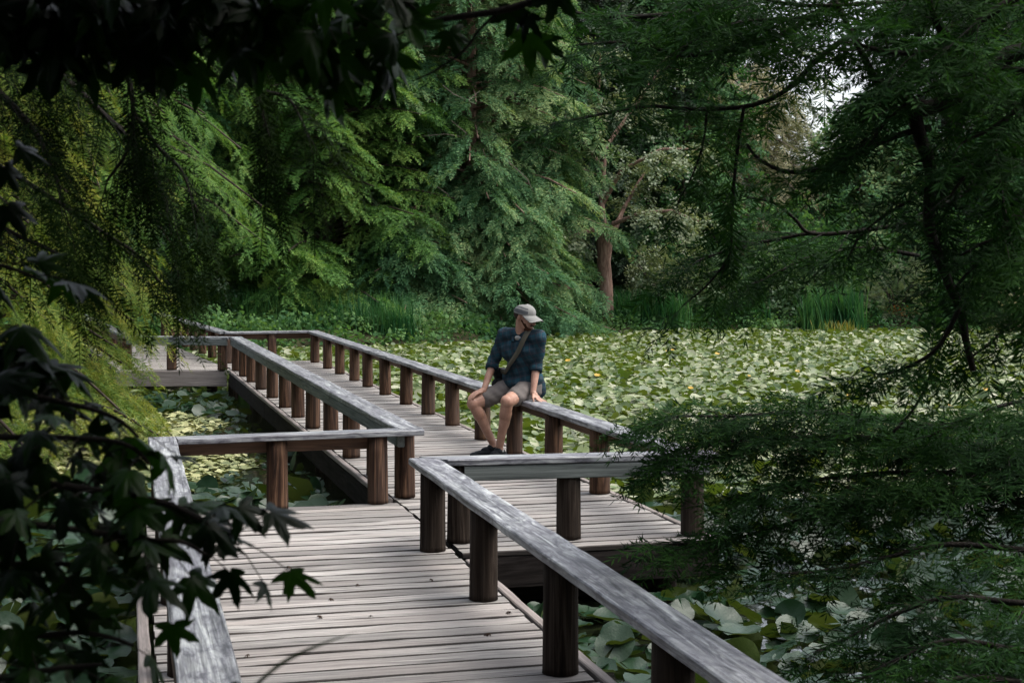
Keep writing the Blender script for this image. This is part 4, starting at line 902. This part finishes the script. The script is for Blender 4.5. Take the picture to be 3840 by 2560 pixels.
def hp(a, b, c): return HC + hf * a + hl * b + hu * c      # head space: forward, left, up
skin = []
# head
skin += [('e', hp(-.012, 0, .018), (.090, .074, .078), (hf, hl, hu)), ('e', hp(.022, 0, -.035), (.070, .065, .080), (hf, hl, hu)), ('e', hp(.054, 0, -.088), (.034, .040, .028), (hf, hl, hu)),
         ('c', hp(.088, 0, .004), hp(.112, 0, -.030), .010, .0145), ('e', hp(.078, 0, .022), (.016, .052, .012), (hf, hl, hu)), ('e', hp(.062, .038, -.018), (.022, .018, .018), (hf, hl, hu)), ('e', hp(.062, -.038, -.018), (.022, .018, .018), (hf, hl, hu)),
         ('e', hp(.088, 0, -.058), (.009, .026, .0055), (hf, hl, hu)), ('e', hp(.086, 0, -.069), (.009, .023, .0055), (hf, hl, hu)),
         ('e', hp(-.008, .076, -.008), (.017, .009, .030), (hf, hl, hu)), ('e', hp(-.008, -.076, -.008), (.017, .009, .030), (hf, hl, hu)), ('c', hp(-.02, 0, -.05), NK + [0, 0, -.03], .056, .062)]
# torso (under the shirt), arms
CH = NK * .7 + PV * .3 + f_ * -.005
skin += [('c', CH + l_ * .08, CH - l_ * .08, .105, .105), ('c', PV + [0, 0, .10], CH, .115, .12), ('c', PV + l_ * .06, PV - l_ * .06, .115, .115), ('c', SR, SL, .05, .05)]
skin += [('c', SR, ER, .050, .040), ('c', ER, ER * .45 + WR * .55, .040, .033), ('c', ER * .45 + WR * .55, WR, .033, .024), ('c', SL, EL, .050, .040), ('c', EL, EL * .5 + WL * .5, .040, .033), ('c', EL * .5 + WL * .5, WL, .033, .024)]
# legs
for Hh, K_, A_ in ((HR, KR, AR), (HL_, KL, AL)):
    sh_d = unit(A_ - K_); back = unit(np.cross(sh_d, np.cross(sh_d, -f_)) * -1.0)
    skin += [('c', Hh, K_, .085, .057), ('e', K_ + f_ * .008, (.056, .056, .060)), ('c', K_, K_ + (A_ - K_) * .3, .052, .053), ('c', K_ + (A_ - K_) * .25 - f_ * .016, K_ + (A_ - K_) * .52 - f_ * .010, .050, .044), ('c', K_ + (A_ - K_) * .4, A_, .044, .033), ('c', A_, A_ + [0, 0, -.05], .034, .036)]
# hands: palm, four unequal fingers, thumb
def hand(W, palm_dir, fing_dir, normal, side, curl, L=.185):
    pd = unit(palm_dir); fd = unit(fing_dir); nm = unit(normal - pd * np.dot(normal, pd)); sd2 = np.cross(nm, pd) * side; out = []; kn = W + pd * .088
    out += [('c', W, W + pd * .03, .026, .026), ('e', W + pd * .052, (.046, .039, .016), (pd, sd2, nm))]
    for k, (off, ln) in enumerate([(.030, .068), (.010, .076), (-.011, .071), (-.030, .056)]):
        a = kn + sd2 * off - pd * (.004 * abs(k - 1)); spread = sd2 * off * 1.8; d1 = unit(pd * (1 - curl * .5) + fd * curl * .6 + spread * 2.5); d2 = unit(pd * (1 - curl) + fd * curl * 1.2 + spread * 1.5); d3 = unit(fd + spread + pd * .15 * (1 - curl))
        b = a + d1 * ln * .45; c = b + d2 * ln * .32; e = c + d3 * ln * .26; out += [('c', W + pd * .05 + sd2 * off * .8, a, .010, .0095), ('c', a, b, .0098, .0088), ('c', b, c, .0088, .008), ('c', c, e, .008, .007)]
    t0 = W + pd * .025 + sd2 * .026; t1 = t0 + unit(pd * .7 + sd2 * .75 - nm * .15) * .040; t2 = t1 + unit(pd * .95 + sd2 * .35 - nm * .3) * .034; out += [('c', t0, t1, .0125, .0105), ('c', t1, t2, .0105, .008)]
    return out
kt = KR + np.array([0, 0, .065]) + np.array([-.01, -.01, 0]); skin += hand(WR, (kt + [.0, 0, .006]) - WR + np.array([-.02, -.02, 0]), np.array([-.55, -.25, -.85]), np.array([-.15, -.2, 1]), -1, .75)
skin += hand(WL, np.array([.030, -.035, -.055]) + np.array([.02, 0, 0.0]), np.array([.80, -.5, -.12]), np.array([.6, -.4, .75]), -1, .8)
body = blob('body', skin, .0055, 3, M['skin'], man, mb0)
# clothes
def wrinkle(amp, f1, s_):
    def fn(co): x, y, z = co[:, 0], co[:, 1], co[:, 2]; return amp * (np.sin(f1 * (z + .6 * x) + 3 * np.sin(9 * x + s_)) * .6 + np.sin(f1 * .55 * (x - .8 * z + y) + s_ * 2) * .5).astype(np.float32)
    return fn
sh1 = [('c', CH + l_ * .085, CH - l_ * .085, .122, .122), ('c', PV + [0, 0, .13], CH, .142, .135), ('c', PV + l_ * .055 + [0, 0, .06], PV - l_ * .055 + [0, 0, .06], .140, .140), ('c', SR, SL, .066, .066), ('c', NK + [0, 0, -.035], CH, .075, .1), ('c', SR * .5 + NK * .5 + [0, 0, .0], SL * .5 + NK * .5, .068, .068),
       ('c', SR, ER, .068, .056), ('c', ER, ER * .86 + WR * .14, .057, .056), ('c', SL, EL, .068, .056), ('c', EL, EL * .88 + WL * .12, .057, .056), ('e', PV + l_ * .14 + f_ * -.05 + [0, 0, -.01], (.06, .07, .10)), ('e', PV + f_ * .09 + [0, 0, .04], (.14, .07, .07), (l_, f_, UP))]
shirt = blob('plaid_shirt', sh1, .007, 3, M['plaid'], man, mb0, wrinkle(.0045, 55, 1.3))
for E_, W_ in ((ER, WR), (EL, WL)):
    c_a = E_ * .88 + W_ * .12; c_b = E_ * .70 + W_ * .30; mbb = MB(); dd = unit(c_b - c_a); tube(mbb, [c_a - mb0, c_a + dd * .004 - mb0, c_b - dd * .004 - mb0, c_b - mb0, c_b - dd * .006 - mb0], [.052, .0585, .056, .050, .042], 18, True); o = mbb.build('rolled_cuff', M['plaid'], shirt, True)
mbb = MB(); cn = NK + f_ * .005 + [0, 0, -.012]    # collar
for sgn in (-1, 1):
    pts = [NK - f_ * .07 + [0, 0, .022], NK + l_ * sgn * .062 - f_ * .02 + [0, 0, .018], NK + l_ * sgn * .056 + f_ * .045 + [0, 0, -.010], NK + l_ * sgn * .032 + f_ * .092 + [0, 0, -.055]]
    tube(mbb, [p - mb0 for p in smooth(pts, 4)], [.015] * 13, 8, True)
mbb.build('collar', M['plaid'], shirt, True)
blob('undershirt', [('e', NK + f_ * .050 + np.array([0, 0, -.022]), (.036, .036, .024), (l_, f_, UP))], .005, 2, M['white_tee'], man, mb0)
shp = [('c', PV + l_ * .07 + [0, 0, -.01], PV - l_ * .07 + [0, 0, -.01], .125, .125)]
for Hh, K_ in ((HR, KR), (HL_, KL)): shp += [('c', Hh, Hh * .38 + K_ * .62, .102, .080), ('c', Hh * .5 + K_ * .5, Hh * .32 + K_ * .68 + [0, 0, -.004], .086, .080)]
SH_CUT = [(Hh * .20 + K_ * .80, unit(K_ - Hh)) for Hh, K_ in ((HR, KR), (HL_, KL))]
shorts = blob('shorts', shp, .007, 3, M['shorts'], man, mb0, wrinkle(.004, 70, .4))
# cap
mbc = MB(); seg = 28; V = []; F = []
for j in range(9):
    ph = R(90) * j / 8; rr = math.cos(ph * .98); zz = math.sin(ph)
    for i in range(seg): a = 2 * math.pi * i / seg; V.append(hp(-.012 + .104 * rr * math.cos(a) * (1 + .03 * math.cos(6 * a) * (1 - zz)), .088 * rr * math.sin(a), .026 + .082 * zz ** .85 + .008 * math.cos(a)) - mb0)
for j in range(8):
    for i in range(seg): F.append((j * seg + i, j * seg + (i + 1) % seg, (j + 1) * seg + (i + 1) % seg, (j + 1) * seg + i))
F.append(tuple(8 * seg + i for i in range(seg))); mbc.add(V, F); capo = mbc.build('cap', M['capcloth'], man, True)
mbc = MB(); V = []; F = []; nb_ = 17
for lay in (0, 1):
    for j in range(6):
        for i in range(nb_):
            a = R(-68 + 136 * i / (nb_ - 1)); q = j / 5; x0_, y0_ = .104 * math.cos(a) - .012, .088 * math.sin(a); x1_, y1_ = .100 + .082 * math.cos(a * 1.25) ** .6 if abs(a * 1.25) < 1.57 else .10, .080 * math.sin(a) / math.sin(R(68))
            x = x0_ + (x1_ - x0_) * q; y = y0_ + (y1_ - y0_) * q; V.append(hp(x, y, .036 + .002 - q * .016 - 5.0 * y * y * (0.4 + .6 * q) - .0035 * lay) - mb0)
for lay in (0, 1):
    for j in range(5):
        for i in range(nb_ - 1): o = lay * 6 * nb_ + j * nb_ + i; f = (o, o + 1, o + nb_ + 1, o + nb_); F.append(f if lay else f[::-1])
for i in range(nb_ - 1): o = 5 * nb_ + i; F.append((o, o + 1, o + 1 + 6 * nb_, o + 6 * nb_))
mbc.add(V, F); mbc.build('brim', M['capcloth'], capo, True)
mbc = MB(); V = []; F = []
for j in range(5):
    for i in range(13):
        a = R(-160 + 118 * i / 12); ph = R(6 + 44 * j / 4 * (1 - .25 * abs(i - 6) / 6)); rr = math.cos(ph * .98) * 1.012; zz = math.sin(ph); V.append(hp(-.012 + .104 * rr * math.cos(a), .0885 * rr * math.sin(a), .026 + .0828 * zz ** .85 + .008 * math.cos(a)) - mb0)
for j in (0, 1, 3):
    for i in range(12): F.append((j * 13 + i, j * 13 + i + 1, (j + 1) * 13 + i + 1, (j + 1) * 13 + i))
mbc.add(V, F); mbc.build('dark_panel', M['cappanel'], capo, True)
blob('beard', [('e', hp(.058, 0, -.090), (.036, .044, .030), (hf, hl, hu)), ('c', hp(.05, .045, -.05), hp(.062, .015, -.088), .016, .02), ('c', hp(.05, -.045, -.05), hp(.062, -.015, -.088), .016, .02), ('c', hp(.02, .060, -.025), hp(.05, .045, -.055), .010, .015), ('c', hp(.02, -.060, -.025), hp(.05, -.045, -.055), .010, .015), ('c', hp(.094, .022, -.052), hp(.098, -.022, -.052), .007, .007)], .004, 2, M['beard'], man, mb0)
blob('hair', [('e', hp(-.030, 0, .005), (.080, .080, .050), (hf, hl, hu))], .006, 2, M['dark_hair'], man, mb0)
for sgn in (-1, 1): blob('eye', [('e', hp(.078, sgn * .031, .002), (.012, .014, .009), (hf, hl, hu))], .003, 1, plain('eye_shade', (.02, .014, .012), .2, .5), man, mb0)
# shoes
for A_, td in ((AR, unit([-.97, -.20, 0])), (AL, unit([-.62, -.78, 0]))):
    ft = np.array([A_[0], A_[1], 0.0]); sd3 = np.array([-td[1], td[0], 0]); axs = (td, sd3, UP)
    so_ = blob('shoe', [('c', ft - td * .045 + UP * .050, ft + td * .05 + UP * .048, .040, .042), ('c', ft + td * .05 + UP * .045, ft + td * .145 + UP * .034, .043, .034), ('e', ft + td * .165 + UP * .034, (.045, .040, .026), axs), ('c', ft - td * .030 + UP * .075, ft + td * .02 + UP * .085, .037, .040), ('e', ft + td * .06 + UP * .075, (.05, .030, .026), axs)], .005, 3, M['shoe'], man, mb0)
    mbs = MB(); out_ = [(-.088, .0), (-.080, .028), (-.03, .036), (.04, .036), (.10, .045), (.16, .044), (.20, .026), (.212, 0), (.20, -.026), (.16, -.042), (.10, -.040), (.04, -.034), (-.03, -.035), (-.080, -.027)]
    nO = len(out_); mbs.add([ft + td * a + sd3 * b + UP * .004 - mb0 for a, b in out_] + [ft + td * a + sd3 * b + UP * .024 - mb0 for a, b in out_], [tuple(range(nO))[::-1], tuple(range(nO, 2 * nO))] + [(i, (i + 1) % nO, nO + (i + 1) % nO, nO + i) for i in range(nO)]); mbs.build('sole', M['sole'], so_)
    mbs = MB()
    for k in range(5): cpt = ft + td * (.035 + .017 * k) + UP * (.104 - .011 * k) - mb0; tube(mbs, [cpt - sd3 * .022 - UP * .008, cpt + UP * .002, cpt + sd3 * .022 - UP * .008], [.0035] * 3, 5)
    mbs.build('laces', M['lace'], so_)
    mbs = MB(); tube(mbs, [A_ * .55 + (ft + UP * .07) * .45 - mb0, ft + UP * .085 - td * .004 - mb0], [.038, .041], 14); mbs.build('sock', M['bag'] if A_ is AR else M['white_tee'], man, True)
# shoulder bag with a strap across the chest
bagc = HR - l_ * .155 - f_ * .02 + np.array([0, 0, .045]); bg_ = thing('shoulder_bag', 'black shoulder bag at the hip of the seated man, olive strap across his chest', 'bag', bagc)
blob('bag_body', [('c', bagc + UP * .06 + f_ * .05, bagc + UP * .06 - f_ * .05, .050, .050), ('c', bagc - UP * .03 + f_ * .06, bagc - UP * .03 - f_ * .06, .055, .055)], .007, 3, M['bag'], bg_, bagc, wrinkle(.003, 60, 2))
V = []; F = []; sp = smooth([SL * .55 + NK * .45 - f_ * .07 + UP * .02, SL * .55 + NK * .45 + UP * .073, SL * .5 + NK * .5 + f_ * .088 + UP * .0, CH + l_ * .045 + f_ * .139, CH * .55 + PV * .45 - l_ * .03 + f_ * .158 + UP * .03, PV - l_ * .105 + f_ * .125 + UP * .13, bagc + f_ * .04 + UP * .10], 5); n = len(sp)
for i, p in enumerate(sp):
    d = unit(np.array(sp[min(i + 1, n - 1)]) - np.array(sp[max(i - 1, 0)])); o_n = unit(p - (CH * .5 + PV * .5 + UP * (p[2] - (CH[2] + PV[2]) / 2) * .6)); wv = unit(np.cross(d, o_n)) * .021
    V += [p - wv - bagc, p + wv - bagc, p + wv + o_n * .004 - bagc, p - wv + o_n * .004 - bagc]
for i in range(n - 1):
    for k in range(4): F.append((4 * i + k, 4 * i + (k + 1) % 4, 4 * i + 4 + (k + 1) % 4, 4 * i + 4 + k))
obj('strap', np_mesh('strap', V, F), M['strap'], bg_)

M['orange'] = leafmat('orange_blades', (0.30, 0.08, 0.01), (0.55, 0.17, 0.015), (0.65, 0.30, 0.03), 3.0, 0.4, 0.5)
p_ = P(3390, 1240, WATER_Z); V = []; F = []; g = np.random.default_rng(5)
for i in range(90):
    az = g.uniform(0, 6.28); ln = g.uniform(.2, .5); o = len(V); b = np.array([g.normal() * .16, g.normal() * .1, g.uniform(0.1, .35)]); wv = np.array([math.cos(az + 1.57), math.sin(az + 1.57), 0]) * .014
    for q in (0, .5, 1): pt = b + np.array([math.cos(az) * ln * q, math.sin(az) * ln * q, ln * (.8 * q - .9 * q * q)]); V += [pt - wv * (1.1 - q), pt + wv * (1.1 - q)]
    F += [(o, o + 1, o + 3, o + 2), (o + 2, o + 3, o + 5, o + 4)]
tag(obj('flowering_plant', np_mesh('flowers', V, F), M['orange'], None, (p_[0], p_[1] + .3, WATER_Z + .35)), 'small orange flowering plant on the right shore behind the larch limbs', 'plant')
M['yellow_pad'] = leafmat('yellowed_pad', (0.30, 0.15, 0.02), (0.42, 0.26, 0.03), (0.48, 0.34, 0.06), 6.0, 0.2, 0.4)
YP = []
for k in range(3):
    m_ = PADS[k].copy(); m_.materials.clear(); m_.materials.append(M['yellow_pad']); YP.append(m_)
for i, (u, v) in enumerate([(2500, 1315), (2522, 1312), (2690, 1325), (2810, 1408), (2990, 1392), (2240, 1405), (3180, 1480), (3560, 1520), (2130, 1350), (3330, 1420), (2590, 1455), (3700, 1460)]):
    p_ = P(u, v, WATER_Z + .15); xb, n_ = tilt_basis(g, R(22), -1.57 + g.normal() * .5, g.uniform(0, 6)); yb = np.cross(n_, xb); r_ = .032 + .012 * (i % 3); o = obj('yellow_lily_pad', YP[i % 3], None)
    o.matrix_world = Matrix(((xb[0] * r_, yb[0] * r_, n_[0] * r_, p_[0]), (xb[1] * r_, yb[1] * r_, n_[1] * r_, p_[1]), (xb[2] * r_, yb[2] * r_, n_[2] * r_, p_[2]), (0, 0, 0, 1)))
    tag(o, 'single yellowed lily pad standing out in the pale green carpet', 'lily pad', 'yellowed lily pads')
M['dry_leaf'] = plain('dry_brown_leaf', (.035, .022, .014), .8, .1, .4, 40)
tl = tpl_maple(900); ml = np_mesh('dry_leaf', tl[0] * [1, .8, 1.6], tl[1], True); ml.materials.append(M['dry_leaf'])
for i, (u, v) in enumerate([(1614, 2168), (1390, 2305), (1834, 2370), (1340, 2187), (1195, 2305), (1910, 2290), (930, 2450), (1240, 2240), (1080, 2120), (1395, 1762)]):
    p_ = P(u, v, 0.012); o = obj('fallen_leaf', ml, None, None, p_, i * 1.7); o.scale = (.022 + .006 * (i % 3),) * 3; tag(o, 'small dry brown leaf lying on the near boardwalk planks', 'leaf', 'dry leaves on the boardwalk')
#@@SECTION8
